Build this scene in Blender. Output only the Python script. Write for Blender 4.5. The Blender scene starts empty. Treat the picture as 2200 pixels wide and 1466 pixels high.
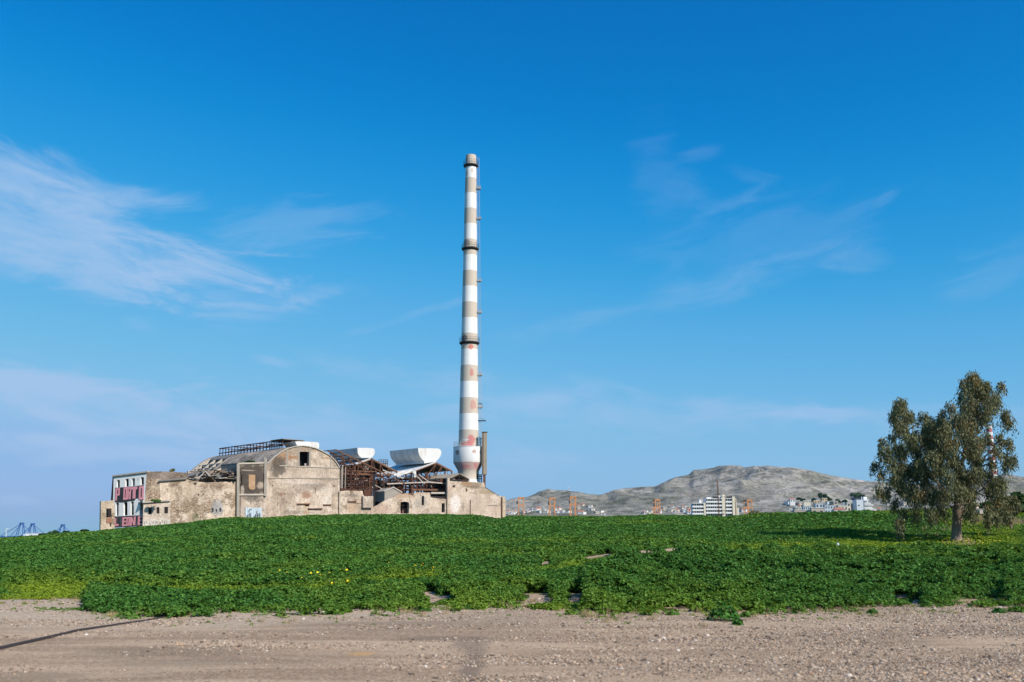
import bpy, bmesh, math, random
import numpy as np
from mathutils import Vector, Matrix
from mathutils.geometry import tessellate_polygon
R = math.radians
random.seed(7); rng = np.random.default_rng(11)
sc = bpy.context.scene
col = sc.collection

# ------------------------------------------------------------------ camera
PITCH, F, CX, CY, EYE = R(11.03), 35 / 36 * 2200, 1100.0, 733.0, 1.6
cam = bpy.data.objects.new("camera", bpy.data.cameras.new("camera"))
col.objects.link(cam); sc.camera = cam
cam.data.lens = 35; cam.data.sensor_width = 36
cam.data.clip_start = .1; cam.data.clip_end = 30000
cam.location = (0, 0, EYE); cam.rotation_euler = (R(90) + PITCH, 0, 0)
cam.data.dof.use_dof = True; cam.data.dof.focus_distance = 120; cam.data.dof.aperture_fstop = 2.0

# ------------------------------------------------------------------ light
SUN_AZ, SUN_EL = R(131), R(38)         # azimuth clockwise from the view axis: behind, to the right
sun = bpy.data.objects.new("sun", bpy.data.lights.new("sun", 'SUN'))
col.objects.link(sun)
sun.data.energy = 4.9; sun.data.angle = R(.5); sun.data.color = (1, .93, .84)
SD = Vector((math.sin(SUN_AZ) * math.cos(SUN_EL), math.cos(SUN_AZ) * math.cos(SUN_EL), math.sin(SUN_EL)))
sun.rotation_euler = SD.to_track_quat('Z', 'Y').to_euler()
sun.location = SD * 400
vs = sc.view_settings
vs.view_transform = 'Standard'; vs.look = 'None'; vs.gamma = 1; vs.exposure = 0.12; vs.use_curve_mapping = False
sc.cycles.max_bounces = 6; sc.cycles.diffuse_bounces = 3; sc.cycles.transparent_max_bounces = 8
sc.cycles.volume_bounces = 0; sc.cycles.use_denoising = True; sc.cycles.use_adaptive_sampling = True; sc.cycles.adaptive_threshold = .02


def ray(px, py):
    x, y = (px - CX) / F, (CY - py) / F
    return Vector((x, math.cos(PITCH) - y * math.sin(PITCH), math.sin(PITCH) + y * math.cos(PITCH)))


def at(px, py, Y):
    d = ray(px, py)
    return Vector((0, 0, EYE)) + d * (Y / d.y)


def to_px(X, Y, Z):
    dz = Z - EYE
    dep = Y * math.cos(PITCH) + dz * math.sin(PITCH)
    up = -Y * math.sin(PITCH) + dz * math.cos(PITCH)
    dep = np.maximum(dep, .5)
    return CX + F * X / dep, CY - F * up / dep


# ------------------------------------------------------------------ node helper
class NT:
    def __init__(s, tree):
        s.t = tree; s.nodes = tree.nodes; s.links = tree.links

    def new(s, typ, ins=None, **props):
        n = s.nodes.new(typ)
        for k, v in props.items(): setattr(n, k, v)
        for k, v in (ins or {}).items(): s.set(n.inputs[k], v)
        return n

    def set(s, sock, v):
        if isinstance(v, bpy.types.NodeSocket): s.links.new(v, sock)
        elif isinstance(v, (tuple, list, Vector)) and sock.type == 'RGBA' and len(v) == 3: sock.default_value = (*v, 1)
        else: sock.default_value = v

    def math(s, op, a, b=0.0, clamp=False):
        return s.new('ShaderNodeMath', {0: a, 1: b}, operation=op, use_clamp=clamp).outputs[0]

    def vmath(s, op, a, b=(0, 0, 0)):
        n = s.new('ShaderNodeVectorMath', {0: a, 1: b}, operation=op)
        return n.outputs['Value'] if op in ('LENGTH', 'DOT_PRODUCT', 'DISTANCE') else n.outputs[0]

    def noise(s, vec, scale, detail=5, rough=.55, dist=0.0):
        return s.new('ShaderNodeTexNoise', {'Vector': vec, 'Scale': scale, 'Detail': detail, 'Roughness': rough, 'Distortion': dist}).outputs[0]

    def step(s, v, a, b, lo=0.0, hi=1.0):
        n = s.new('ShaderNodeMapRange', {0: v, 1: a, 2: b, 3: lo, 4: hi}, interpolation_type='SMOOTHSTEP')
        return n.outputs[0]

    def mix(s, f, a, b, blend='MIX'):
        n = s.new('ShaderNodeMix', data_type='RGBA', blend_type=blend, clamp_factor=True)
        s.set(n.inputs[0], f); s.set(n.inputs[6], a); s.set(n.inputs[7], b)
        return n.outputs[2]

    def ramp(s, f, stops, interp='LINEAR'):
        n = s.new('ShaderNodeValToRGB', {0: f}); cr = n.color_ramp; cr.interpolation = interp
        while len(cr.elements) < len(stops): cr.elements.new(.5)
        for e, (p, c) in zip(cr.elements, stops):
            e.position = p; e.color = (*c, 1) if len(c) == 3 else c
        return n.outputs[0]

    def mapping(s, vec, loc=(0, 0, 0), rot=(0, 0, 0), scale=(1, 1, 1), typ='POINT'):
        return s.new('ShaderNodeMapping', {0: vec, 1: loc, 2: rot, 3: scale}, vector_type=typ).outputs[0]


# ------------------------------------------------------------------ sky
world = bpy.data.worlds.new("World"); sc.world = world; world.use_nodes = True
w = NT(world.node_tree)
sky = w.new('ShaderNodeTexSky', sky_type='NISHITA', sun_disc=False, sun_elevation=SUN_EL, sun_rotation=SUN_AZ,
            dust_density=.6, ozone_density=3.0, air_density=1.0, altitude=0)
dim = w.vmath('MULTIPLY', sky.outputs[0], (.1, .1, .1))
cur = w.new('ShaderNodeRGBCurve', {1: dim}); cm = cur.mapping; cm.extend = 'HORIZONTAL'
for ci, pts in enumerate([[(0, 0), (.105, .0), (.15, .018), (.227, .11), (.413, .255), (.55, .29), (1, .5)],
                          [(0, 0), (.165, .166), (.246, .295), (.366, .435), (.578, .525), (.7, .50), (1, .7)],
                          [(0, 0), (.305, .53), (.423, .70), (.565, .79), (.658, .80), (.8, .82), (1, .9)]]):
    c = cm.curves[ci]
    while len(c.points) < len(pts): c.points.new(.5, .5)
    for p, q in zip(c.points, pts): p.location = q; p.handle_type = 'AUTO_CLAMPED'
cm.update()
gen = w.new('ShaderNodeTexCoord').outputs['Generated']
nrm = w.vmath('NORMALIZE', gen)
sx = w.new('ShaderNodeSeparateXYZ', {0: nrm})
az = w.math('MULTIPLY', w.math('ARCTAN2', sx.outputs[0], sx.outputs[1]), 57.2958)
el = w.math('MULTIPLY', w.math('ARCSINE', sx.outputs[2]), 57.2958)
sph = w.new('ShaderNodeCombineXYZ', {0: az, 1: el, 2: 0.0}).outputs[0]


def azel(px, py):
    d = ray(px, py).normalized()
    return math.degrees(math.atan2(d.x, d.y)), math.degrees(math.asin(d.z))


DPP = .0258
CLOUDS = [  # px centre, px radii, tilt, strength, noise stretch tilt
    (40, 490, 540, 120, -8, .8, -6), (40, 370, 260, 80, -14, .9, -14), (120, 540, 460, 70, -7, .5, -8), (200, 400, 230, 30, -6, .55, -8), (330, 440, 170, 36, 8, .5, 10),
    (330, 560, 330, 62, -8, .5, -8), (640, 490, 240, 60, 8, .22, 12), (120, 590, 120, 14, -10, .35, -10), (230, 632, 110, 24, 0, .3, 5), (305, 692, 60, 22, -8, .36, -8),
    (300, 890, 860, 90, -6, .8, -5), (150, 968, 480, 36, -2, .75, -2), (120, 830, 300, 30, -8, .25, -8), (590, 778, 60, 14, -6, .4, -6), (790, 795, 190, 34, -10, .34, -10),
    (880, 680, 170, 16, 18, .3, 18), (1620, 520, 360, 110, 10, .1, 14), (1462, 408, 80, 40, -10, .12, -5), (1420, 400, 80, 150, 10, .08, 5), (1512, 330, 60, 22, 5, .11, 0),
    (1610, 372, 70, 24, -18, .1, -16), (1540, 440, 130, 22, 14, .1, 14), (1905, 424, 40, 14, 30, .1, 30), (2150, 570, 150, 60, 14, .15, 14), (1850, 560, 90, 40, 5, .18, 0),
    (1300, 890, 600, 60, -4, .5, -3), (1745, 888, 130, 20, -3, .42, -3), (1150, 830, 260, 40, -8, .28, -8), (40, 1076, 55, 14, 6, .5, 0), (2000, 900, 260, 40, 0, .2, 0),
    (1050, 1000, 300, 50, 0, .22, 0), (560, 640, 260, 30, 6, .2, 8), (1450, 640, 460, 40, 12, .2, 12)]
total = None
nz = {}
for (px, py, rx, ry, tilt, amp, ntilt) in CLOUDS:
    a, e = azel(px, py)
    m = w.mapping(sph, (a, e, 0), (0, 0, R(tilt)), (rx * DPP, ry * DPP, 1), 'TEXTURE')
    if ntilt not in nz:
        q = w.mapping(sph, (0, 0, 0), (0, 0, R(-ntilt)), (1, 1, 1))
        q = w.mapping(q, scale=(.17, .62, 1))
        nn = w.noise(q, 1.0, 8, .62, .6)
        q2 = w.mapping(q, scale=(.5, .45, 1), loc=(3, 7, 1))
        nb = w.noise(q2, 1.0, 3, .5, .3)
        nz[ntilt] = w.math('MULTIPLY', w.step(nn, .30, .66), w.step(nb, .25, .62, .5, 1.0))
    ed = w.math('ADD', w.vmath('LENGTH', m), w.math('MULTIPLY', w.math('SUBTRACT', nz[ntilt], .45), -.75))
    k = w.math('MULTIPLY', w.step(ed, 1.05, .15), w.math('MULTIPLY', w.math('ADD', nz[ntilt], .42), amp * .72))
    total = k if total is None else w.math('SUBTRACT', w.math('ADD', total, k), w.math('MULTIPLY', total, k))
skyc = w.mix(w.math('MINIMUM', total, .8), cur.outputs[0], (.40, .575, .84))
skyo = w.vmath('MULTIPLY', skyc, (9.2, 9.2, 9.2))
bg = w.nodes['Background']; w.links.new(skyo, bg.inputs[0]); bg.inputs[1].default_value = .1


# ------------------------------------------------------------------ object helpers
def tag(o, label=None, cat=None, group=None, kind=None):
    if label: o['label'] = label
    if cat: o['category'] = cat
    if group: o['group'] = group
    if kind: o['kind'] = kind
    return o


def empty(name, loc, label, cat, group=None):
    o = bpy.data.objects.new(name, None); o.location = loc; o.empty_display_size = .5
    col.objects.link(o)
    return tag(o, label, cat, group)


def origin(o):
    v = Vector((0, 0, 0))
    while o: v += Vector(o.location); o = o.parent
    return v


class MB:
    """collects shapes in world coordinates, then links them as one mesh"""
    def __init__(s): s.v = []; s.f = []

    def add(s, vs_, fs_):
        b = len(s.v); s.v += [tuple(p) for p in vs_]; s.f += [tuple(i + b for i in f) for f in fs_]

    def hexa(s, p):      # 8 corners: bottom loop, top loop
        s.add(p, [(3, 2, 1, 0), (4, 5, 6, 7), (0, 1, 5, 4), (1, 2, 6, 5), (2, 3, 7, 6), (3, 0, 4, 7)])

    def box(s, c, sz, u=Vector((1, 0, 0))):
        u = Vector(u).normalized(); n = Vector((-u.y, u.x, 0)); c = Vector(c)
        a, b, h = u * sz[0] / 2, n * sz[1] / 2, Vector((0, 0, sz[2] / 2))
        s.hexa([c - a - b - h, c + a - b - h, c + a + b - h, c - a + b - h, c - a - b + h, c + a - b + h, c + a + b + h, c - a + b + h])

    def bar(s, p, q, t=.12, t2=None):
        p, q = Vector(p), Vector(q); d = (q - p)
        if d.length < 1e-6: return
        d.normalize(); up = Vector((0, 0, 1)) if abs(d.z) < .95 else Vector((0, 1, 0))
        a = d.cross(up).normalized() * t / 2; b = d.cross(a).normalized() * (t2 or t) / 2
        s.hexa([p - a - b, p + a - b, p + a + b, p - a + b, q - a - b, q + a - b, q + a + b, q - a + b])

    def slab(s, pts, thick, holes=()):   # planar polygon with holes, extruded by vector
        loops = [[Vector(p) for p in pts]] + [[Vector(p) for p in h] for h in holes]
        tris = tessellate_polygon(loops); flat = [p for l in loops for p in l]; n = len(flat); th = Vector(thick)
        nn = Vector((0, 0, 0)); L = loops[0]
        for i in range(len(L)): nn += L[i].cross(L[(i + 1) % len(L)])
        fs_ = []
        for t in tris:
            a, b, c = (flat[i] for i in t)
            if (b - a).cross(c - a).dot(th) > 0: t = (t[0], t[2], t[1])
            fs_.append(tuple(t)); fs_.append((t[2] + n, t[1] + n, t[0] + n))
        b = 0
        for l in loops:
            m = len(l)
            for i in range(m):
                j = (i + 1) % m; fs_.append((b + i, b + j, b + j + n, b + i + n))
            b += m
        s.add(flat + [p + th for p in flat], fs_)

    def tube(s, pts, rad, n=8):
        rings = []
        for i, p in enumerate(pts):
            p = Vector(p); a = Vector(pts[max(i - 1, 0)]); c = Vector(pts[min(i + 1, len(pts) - 1)])
            d = (c - a).normalized(); up = Vector((0, 0, 1)) if abs(d.z) < .9 else Vector((0, 1, 0))
            x = d.cross(up).normalized(); y = d.cross(x).normalized()
            r = rad[i] if isinstance(rad, (list, tuple)) else rad
            rings.append([p + (x * math.cos(k * 2 * math.pi / n) + y * math.sin(k * 2 * math.pi / n)) * r for k in range(n)])
        b = len(s.v); s.v += [tuple(p) for r_ in rings for p in r_]
        for i in range(len(pts) - 1):
            for k in range(n):
                k2 = (k + 1) % n
                s.f.append((b + i * n + k, b + i * n + k2, b + (i + 1) * n + k2, b + (i + 1) * n + k))
        s.f.append(tuple(b + k for k in range(n))[::-1]); s.f.append(tuple(b + (len(pts) - 1) * n + k for k in range(n)))

    def lathe(s, c, prof, n=40, caps=True):   # prof: (radius, z)
        b = len(s.v)
        for r, z in prof:
            for k in range(n):
                s.v.append((c[0] + r * math.cos(2 * math.pi * k / n), c[1] + r * math.sin(2 * math.pi * k / n), z))
        for i in range(len(prof) - 1):
            for k in range(n):
                k2 = (k + 1) % n
                s.f.append((b + i * n + k, b + i * n + k2, b + (i + 1) * n + k2, b + (i + 1) * n + k))
        if caps:
            s.f.append(tuple(b + k for k in range(n))[::-1]); s.f.append(tuple(b + (len(prof) - 1) * n + k for k in range(n)))

    def build(s, name, mat, parent=None, smooth=False, fix=True):
        o0 = origin(parent) if parent else Vector((0, 0, 0))
        me = bpy.data.meshes.new(name)
        vv = [(x - o0.x, y - o0.y, z - o0.z) for x, y, z in s.v]
        me.from_pydata(vv, [], s.f); me.materials.append(mat)
        if fix:
            bm = bmesh.new(); bm.from_mesh(me); bmesh.ops.recalc_face_normals(bm, faces=bm.faces); bm.to_mesh(me); bm.free()
        if smooth:
            me.polygons.foreach_set('use_smooth', [True] * len(me.polygons))
            try: me.set_sharp_from_angle(angle=R(40))
            except Exception: pass
        o = bpy.data.objects.new(name, me); col.objects.link(o)
        if parent: o.parent = parent
        return o


def np_mesh(name, verts, faces, mat, parent=None, loc=None):
    me = bpy.data.meshes.new(name); verts = np.asarray(verts, np.float32); faces = np.asarray(faces, np.int32)
    if loc is not None: verts = verts - np.array(loc, np.float32)
    k = faces.shape[1]
    me.vertices.add(len(verts)); me.vertices.foreach_set('co', verts.ravel())
    me.loops.add(faces.size); me.loops.foreach_set('vertex_index', faces.ravel())
    me.polygons.add(len(faces)); me.polygons.foreach_set('loop_start', np.arange(0, faces.size, k, dtype=np.int32))
    me.update(calc_edges=True); me.validate()
    me.materials.append(mat)
    o = bpy.data.objects.new(name, me); col.objects.link(o)
    if parent: o.parent = parent
    return o


# value noise in numpy
def vnoise(x, y, seed=0):
    xi, yi = np.floor(x).astype(np.int64), np.floor(y).astype(np.int64); xf, yf = x - xi, y - yi

    def h(a, b):
        n = (a * 374761393 + b * 668265263 + seed * 974711) & 0x7fffffff
        n = ((n ^ (n >> 13)) * 1274126177) & 0x7fffffff
        return ((n ^ (n >> 16)) & 0xffff) / 65535.0
    u, v = xf * xf * (3 - 2 * xf), yf * yf * (3 - 2 * yf)
    return (h(xi, yi) * (1 - u) + h(xi + 1, yi) * u) * (1 - v) + (h(xi, yi + 1) * (1 - u) + h(xi + 1, yi + 1) * u) * v


def fbm(x, y, o=4, seed=0, gain=.5):
    t = 0; a = 1; s_ = 0
    for i in range(o): t = t + a * vnoise(x * 2 ** i, y * 2 ** i, seed + i * 17); s_ += a; a *= gain
    return t / s_


def inpoly(px, py, poly):
    px, py = np.asarray(px, float), np.asarray(py, float); r = np.zeros(px.shape, bool); n = len(poly)
    for i in range(n):
        (x0, y0), (x1, y1) = poly[i], poly[(i + 1) % n]
        if y0 == y1: continue
        c = ((y0 > py) != (y1 > py)) & (px < (x1 - x0) * (py - y0) / (y1 - y0) + x0)
        r ^= c
    return r


# ------------------------------------------------------------------ materials
def new_mat(name):
    m = bpy.data.materials.new(name); m.use_nodes = True
    return m, NT(m.node_tree), m.node_tree.nodes['Principled BSDF']


def simple(name, c, rough=.7, var=.25, scale=2.0, metal=0.0, dirt=None, dirt_amt=.5, spec=.3):
    m, n, b = new_mat(name)
    P = n.new('ShaderNodeNewGeometry').outputs['Position']
    f = n.noise(P, scale, 6, .65)
    c2 = n.mix(f, tuple(x * (1 - var) for x in c), tuple(min(1, x * (1 + var)) for x in c))
    if dirt:
        d = n.step(n.noise(n.mapping(P, scale=(1, 1, .35)), scale * .6, 8, .7), .5, .72)
        c2 = n.mix(n.math('MULTIPLY', d, dirt_amt), c2, dirt)
    n.set(b.inputs['Base Color'], c2)
    b.inputs['Roughness'].default_value = rough; b.inputs['Metallic'].default_value = metal
    b.inputs['Specular IOR Level'].default_value = spec
    return m


UD = Vector((.733, .68, 0)).normalized(); VD = Vector((-UD.y, UD.x, 0))     # along the factory front / into its depth
UANG = math.atan2(UD.y, UD.x)


def ruin(name, base=(.42, .34, .255), pale=(.5, .43, .34), grime=(.16, .13, .10), rubble=0.0, grime_amt=.6, stains=(), streak=.4, brick=0.0, courses=0.0):
    """weathered render over rubble; stains are (world point, half width m, half height m, colour, strength)"""
    m, n, b = new_mat(name)
    P = n.new('ShaderNodeNewGeometry').outputs['Position']
    L = n.mapping(P, rot=(0, 0, -UANG))
    big = n.noise(L, .22, 7, .62, .4); mid = n.noise(n.mapping(L, loc=(9, 4, 2)), .8, 8, .7, .3); fine = n.noise(L, 4.5, 6, .7)
    c = n.mix(n.step(big, .40, .60), tuple(x * .92 for x in base), tuple(min(1, x * 1.14) for x in pale))
    c = n.mix(n.math('MULTIPLY', n.step(mid, .52, .62), .6), c, (.62, .56, .47))
    c = n.mix(n.math('MULTIPLY', n.step(n.noise(n.mapping(L, loc=(5, 8, 1)), 1.7, 8, .8, .3), .50, .64), .42), c, tuple(x * .55 for x in base))
    ver = n.noise(n.mapping(L, scale=(2.2, 2.2, .16)), 1.0, 6, .7)
    c = n.mix(n.math('MULTIPLY', n.step(ver, .5, .74), streak), c, tuple(x * .45 for x in base))
    gr = n.step(n.noise(n.mapping(L, loc=(3, 1, 8)), .42, 9, .76, .8), .50, .64)
    c = n.mix(n.math('MULTIPLY', gr, grime_amt), c, grime)
    wp = n.step(n.noise(n.mapping(L, loc=(13, 2, 5), scale=(1, 1, .7)), .65, 8, .72, .4), .54, .62)
    c = n.mix(n.math('MULTIPLY', wp, .55), c, (.68, .62, .53))
    sp = n.step(n.noise(n.mapping(L, loc=(1, 22, 5)), 1.9, 5, .7), .64, .70)
    c = n.mix(n.math('MULTIPLY', sp, .7), c, tuple(x * .8 for x in grime))
    if brick:
        br = n.step(n.noise(n.mapping(L, loc=(30, 1, 3)), .5, 6, .6, .5), .62, .68)
        c = n.mix(n.math('MULTIPLY', br, brick), c, (.36, .19, .09))
    bumpin = n.math('ADD', n.math('MULTIPLY', fine, .5), mid)
    vo = n.new('ShaderNodeTexVoronoi', {'Vector': n.mapping(n.vmath('ADD', L, n.vmath('MULTIPLY', n.new('ShaderNodeTexNoise', {'Vector': L, 'Scale': 1.5}).outputs[1], (.5, .5, .5))), scale=(1, 1, 1.4)), 'Scale': 2.9}, feature='F1')
    ve = n.new('ShaderNodeTexVoronoi', {'Vector': n.mapping(n.vmath('ADD', L, n.vmath('MULTIPLY', n.new('ShaderNodeTexNoise', {'Vector': L, 'Scale': 1.5}).outputs[1], (.5, .5, .5))), scale=(1, 1, 1.4)), 'Scale': 2.9}, feature='DISTANCE_TO_EDGE')
    stone = n.mix(n.new('ShaderNodeSeparateColor', {0: vo.outputs['Color']}).outputs[0], (.27, .19, .12), (.66, .53, .38))
    stone = n.mix(n.step(ve.outputs[0], .0, .12), (.20, .155, .11), stone)
    rm = n.step(n.math('ADD', n.noise(n.mapping(L, loc=(2, 6, 20)), .33, 7, .65), rubble), .56, .66)
    c = n.mix(n.math('MULTIPLY', rm, .8), c, stone)
    if courses:
        z = n.new('ShaderNodeSeparateXYZ', {0: L}).outputs[2]
        li = n.step(n.math('PINGPONG', n.math('ADD', z, n.math('MULTIPLY', mid, .15)), courses), .05, .0)
        c = n.mix(n.math('MULTIPLY', li, .45), c, grime)
    for (p, hw, hh, sc_, st) in stains:
        q = n.mapping(P, tuple(p), (0, 0, UANG), (hw, 6.0, hh), 'TEXTURE')
        d = n.math('ADD', n.vmath('LENGTH', q), n.math('MULTIPLY', n.math('SUBTRACT', n.noise(L, .9, 8, .78), .5), 1.7))
        c = n.mix(n.math('MULTIPLY', n.step(d, 1.15, .62), st), c, sc_)
    c = n.mix(n.step(fine, .3, .7), n.mix(1.0, c, (.66, .64, .62), 'MULTIPLY'), n.mix(1.0, c, (1.14, 1.14, 1.14), 'MULTIPLY'))
    c = n.mix(1.0, c, (1.03, .965, .955), 'MULTIPLY')
    n.set(b.inputs['Base Color'], c); b.inputs['Roughness'].default_value = .95; b.inputs['Specular IOR Level'].default_value = .1
    hgt = n.math('ADD', bumpin, n.math('MULTIPLY', n.math('MULTIPLY', n.step(ve.outputs[0], 0, .15), rm), 1.5))
    bp = n.new('ShaderNodeBump', {'Height': hgt, 'Strength': .7, 'Distance': .12})
    n.links.new(bp.outputs[0], b.inputs['Normal'])
    return m


def banded(name, zs, cols, dirt=True):
    """painted rings: colour changes at the heights zs"""
    m, n, b = new_mat(name)
    P = n.new('ShaderNodeNewGeometry').outputs['Position']
    z = n.new('ShaderNodeSeparateXYZ', {0: P}).outputs[2]
    z = n.math('ADD', z, n.math('MULTIPLY', n.math('SUBTRACT', n.noise(P, 3, 3), .5), .18))
    c = cols[0]
    for zz, cc in zip(zs, cols[1:]):
        c = n.mix(n.math('GREATER_THAN', z, zz), c, cc)
    st = n.noise(n.mapping(P, scale=(1.6, 1.6, .12)), 1.0, 7, .7)
    c = n.mix(n.math('MULTIPLY', n.step(st, .53, .75), .28), c, (.26, .19, .14))
    sp = n.step(n.noise(P, .9, 8, .75), .60, .70)
    c = n.mix(n.math('MULTIPLY', sp, .42), c, (.36, .29, .23))
    c = n.mix(n.math('MULTIPLY', n.step(n.noise(P, .25, 5, .6), .4, .65), .18), c, (.50, .44, .37))
    jn = n.step(n.math('PINGPONG', z, .75), .05, 0)
    c = n.mix(n.math('MULTIPLY', jn, .10), c, (.25, .2, .17))
    n.set(b.inputs['Base Color'], c); b.inputs['Roughness'].default_value = .85; b.inputs['Specular IOR Level'].default_value = .2
    return m, n, b, c, P


M = {}
M['rust'] = simple('rust_steel', (.085, .036, .022), .9, .5, 1.2, dirt=(.03, .018, .015), dirt_amt=.7)
M['rust2'] = simple('orange_rust_steel', (.165, .08, .046), .9, .4, 1.0, dirt=(.07, .035, .022))
M['darksteel'] = simple('dark_steel', (.035, .028, .028), .8, .4)
M['palesteel'] = simple('pale_steel', (.45, .40, .35), .8, .3, dirt=(.2, .12, .07))
M['whitesheet'] = simple('white_sheet', (.64, .635, .61), .7, .12, .8, dirt=(.36, .29, .23), dirt_amt=.6)
M['greysheet'] = simple('grey_sheet', (.40, .36, .31), .7, .1, .8, dirt=(.26, .2, .15), dirt_amt=.5)
M['tansheet'] = simple('tan_sheet', (.36, .30, .22), .8, .15, .8, dirt=(.22, .16, .11), dirt_amt=.5)
M['bluesheet'] = simple('pale_blue_sheet', (.50, .58, .63), .6, .08, .8, dirt=(.3, .3, .3), dirt_amt=.3)
M['whitepaint'] = simple('white_wall_paint', (.84, .82, .78), .85, .06, .7, dirt=(.5, .44, .36), dirt_amt=.5)
M['black'] = simple('black_wall_paint', (.035, .04, .045), .85, .5, 1.5, dirt=(.16, .17, .17), dirt_amt=.7)
M['pink'] = simple('pink_wall_paint', (.80, .33, .36), .8, .12, 1.0, dirt=(.72, .10, .12), dirt_amt=.4)
M['lightblue'] = simple('light_blue_paint', (.42, .52, .62), .85, .12, 1)
M['concrete'] = simple('old_concrete', (.46, .40, .33), .95, .3, 1.5, dirt=(.2, .17, .14), dirt_amt=.6)
M['roomshade'] = simple('inside_shade', (.022, .018, .016), 1, .3)  # near black: the shade inside the rooms put into the colour
M['rustred'] = simple('red_brick_dust', (.30, .15, .10), 1, .3)
M['tar'] = simple('grey_roof_sheet', (.20, .185, .165), .95, .3, .6, dirt=(.10, .095, .09), dirt_amt=.8)
M['wood'] = simple('grey_timber', (.26, .20, .15), .95, .4, 3)
M['chalk'] = simple('chalky_paint', (.56, .53, .48), .9, .15, 2, dirt=(.3, .26, .2), dirt_amt=.7)
M['debris'] = simple('roof_debris', (.17, .125, .09), .95, .6, 1.6, dirt=(.045, .04, .035), dirt_amt=.9)
M['brick'] = simple('orange_brick', (.40, .24, .13), .95, .3, 2.5, dirt=(.52, .45, .38), dirt_amt=.7)
M['glassy'] = simple('dark_glass', (.05, .06, .075), .15, .3, .2, spec=.5)
M['orange'] = simple('orange_paint', (.62, .27, .11), .6, .12, .3, dirt=(.42, .2, .1), dirt_amt=.4)
M['blue'] = simple('blue_crane_paint', (.05, .13, .36), .6, .15, .05)
M['cream'] = simple('cream_render', (.70, .62, .48), .9, .05, .1)
M['white'] = simple('white_render', (.78, .77, .74), .9, .05, .1)
M['shadeblue'] = simple('pale_blue_and_shade_render', (.55, .60, .64), .9, .06, .1)  # pale blue render, also the shade colour of white walls
M['beige'] = simple('beige_render', (.52, .43, .34), .9, .1, .1)
M['terracotta'] = simple('terracotta_tiles', (.42, .17, .11), .9, .15, .2)
M['ochre'] = simple('ochre_render', (.62, .45, .22), .9, .1, .1)
M['bag'] = simple('white_plastic', (.75, .78, .82), .35, .1, 8)
M['bark'] = simple('pale_bark', (.26, .19, .14), .95, .5, 2.2, dirt=(.07, .05, .038), dirt_amt=.85)

# ------------------------------------------------------------------ ground
CREST = [(-900, 1166), (-200, 1163), (0, 1158), (100, 1151), (217, 1141), (310, 1132), (400, 1125), (430, 1120), (480, 1114), (570, 1113), (650, 1110), (700, 1108),
         (800, 1107), (960, 1107), (1030, 1110), (1072, 1116), (1092, 1110), (1200, 1110), (1300, 1111), (1400, 1108), (1500, 1109), (1560, 1111), (1600, 1107),
         (1700, 1104), (1760, 1103), (1800, 1101), (1900, 1096), (1960, 1093), (2050, 1092), (2200, 1092), (3100, 1092)]
YC = 146.0
ct, cz, cy = [], [], []
for (px, py) in CREST:
    yc = YC - 46 * min(1, max(0, (px - 1350) / 400))
    p = at(px, py, yc); ct.append(p.x / yc); cz.append(p.z - .30); cy.append(yc)
ct, cz, cy = np.array(ct), np.array(cz), np.array(cy)


def sst(a, b, x):
    t = np.clip((x - a) / (b - a), 0, 1); return t * t * (3 - 2 * t)


def ground_z(X, Y):
    X, Y = np.asarray(X, float), np.asarray(Y, float)
    t = X / np.maximum(Y, 12.0)
    zc = np.interp(t, ct, cz)
    yc = np.interp(t, ct, cy)
    s_ = np.clip((Y - 20) / (yc - 20), 0, 1)
    z = zc * s_ ** (1.06 + 1.5 * sst(.10, .40, t))
    z = z + np.where(Y > yc, .004 * (np.minimum(Y, 235) - yc), 0)
    z = z + sst(24, 60, Y) * (fbm(X / 14, Y / 14, 3, 5) - .5) * .55 * (1 - sst(.7, 1.0, Y / yc))
    right = sst(-.40, -.05, t)
    far_z = -22 + right * 36
    z = z + (far_z - zc) * sst(235, 800, Y)
    z = z + np.where(Y < 22, (fbm(X / 3, Y / 3, 3, 9) - .5) * .06, 0)
    return z


EDGE = [(-1500, 1291), (0, 1291), (160, 1289), (172, 1296), (181, 1302), (179, 1307), (190, 1315), (250, 1320), (300, 1319), (380, 1316), (430, 1314), (560, 1316), (640, 1312),
        (700, 1310), (850, 1313), (930, 1309), (1000, 1304), (1080, 1299), (1130, 1293), (1195, 1290), (1197, 1311), (1230, 1315), (1270, 1319), (1360, 1317), (1480, 1309),
        (1496, 1308), (1499, 1315), (1590, 1317), (1660, 1313), (1700, 1312), (1800, 1310), (1900, 1305), (1955, 1301), (1965, 1300), (1975, 1304), (2035, 1306),
        (2041, 1296), (2062, 1288), (2165, 1286), (2167, 1305), (2300, 1304), (3500, 1300)]
ex, ey = np.array([p[0] for p in EDGE], float), np.array([p[1] for p in EDGE], float)
ex = ex + np.arange(len(ex)) * 1e-6
BARE = [[(0, 1289), (165, 1289), (180, 1303), (120, 1304), (60, 1302), (0, 1296)],
        [(900, 1272), (936, 1273), (931, 1281), (974, 1279), (958, 1286), (940, 1288), (938, 1296), (927, 1296), (926, 1284)],
        [(1130, 1276), (1176, 1275), (1166, 1294), (1140, 1294)], [(1226, 1276), (1252, 1275), (1240, 1294), (1222, 1294)],
        [(1922, 1279), (1946, 1278), (1945, 1285), (1922, 1284)], [(1963, 1288), (1976, 1289), (1973, 1304), (1960, 1304)],
        [(1362, 1184), (1456, 1177), (1458, 1182), (1380, 1190)], [(1252, 1198), (1310, 1189), (1314, 1193), (1262, 1201)], [(1160, 1210), (1179, 1205), (1181, 1210), (1163, 1214)],
        [(0, 1268), (95, 1268), (95, 1271), (0, 1271)], [(2300, 1139), (2310, 1138), (2310, 1142), (2300, 1142)]]
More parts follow.
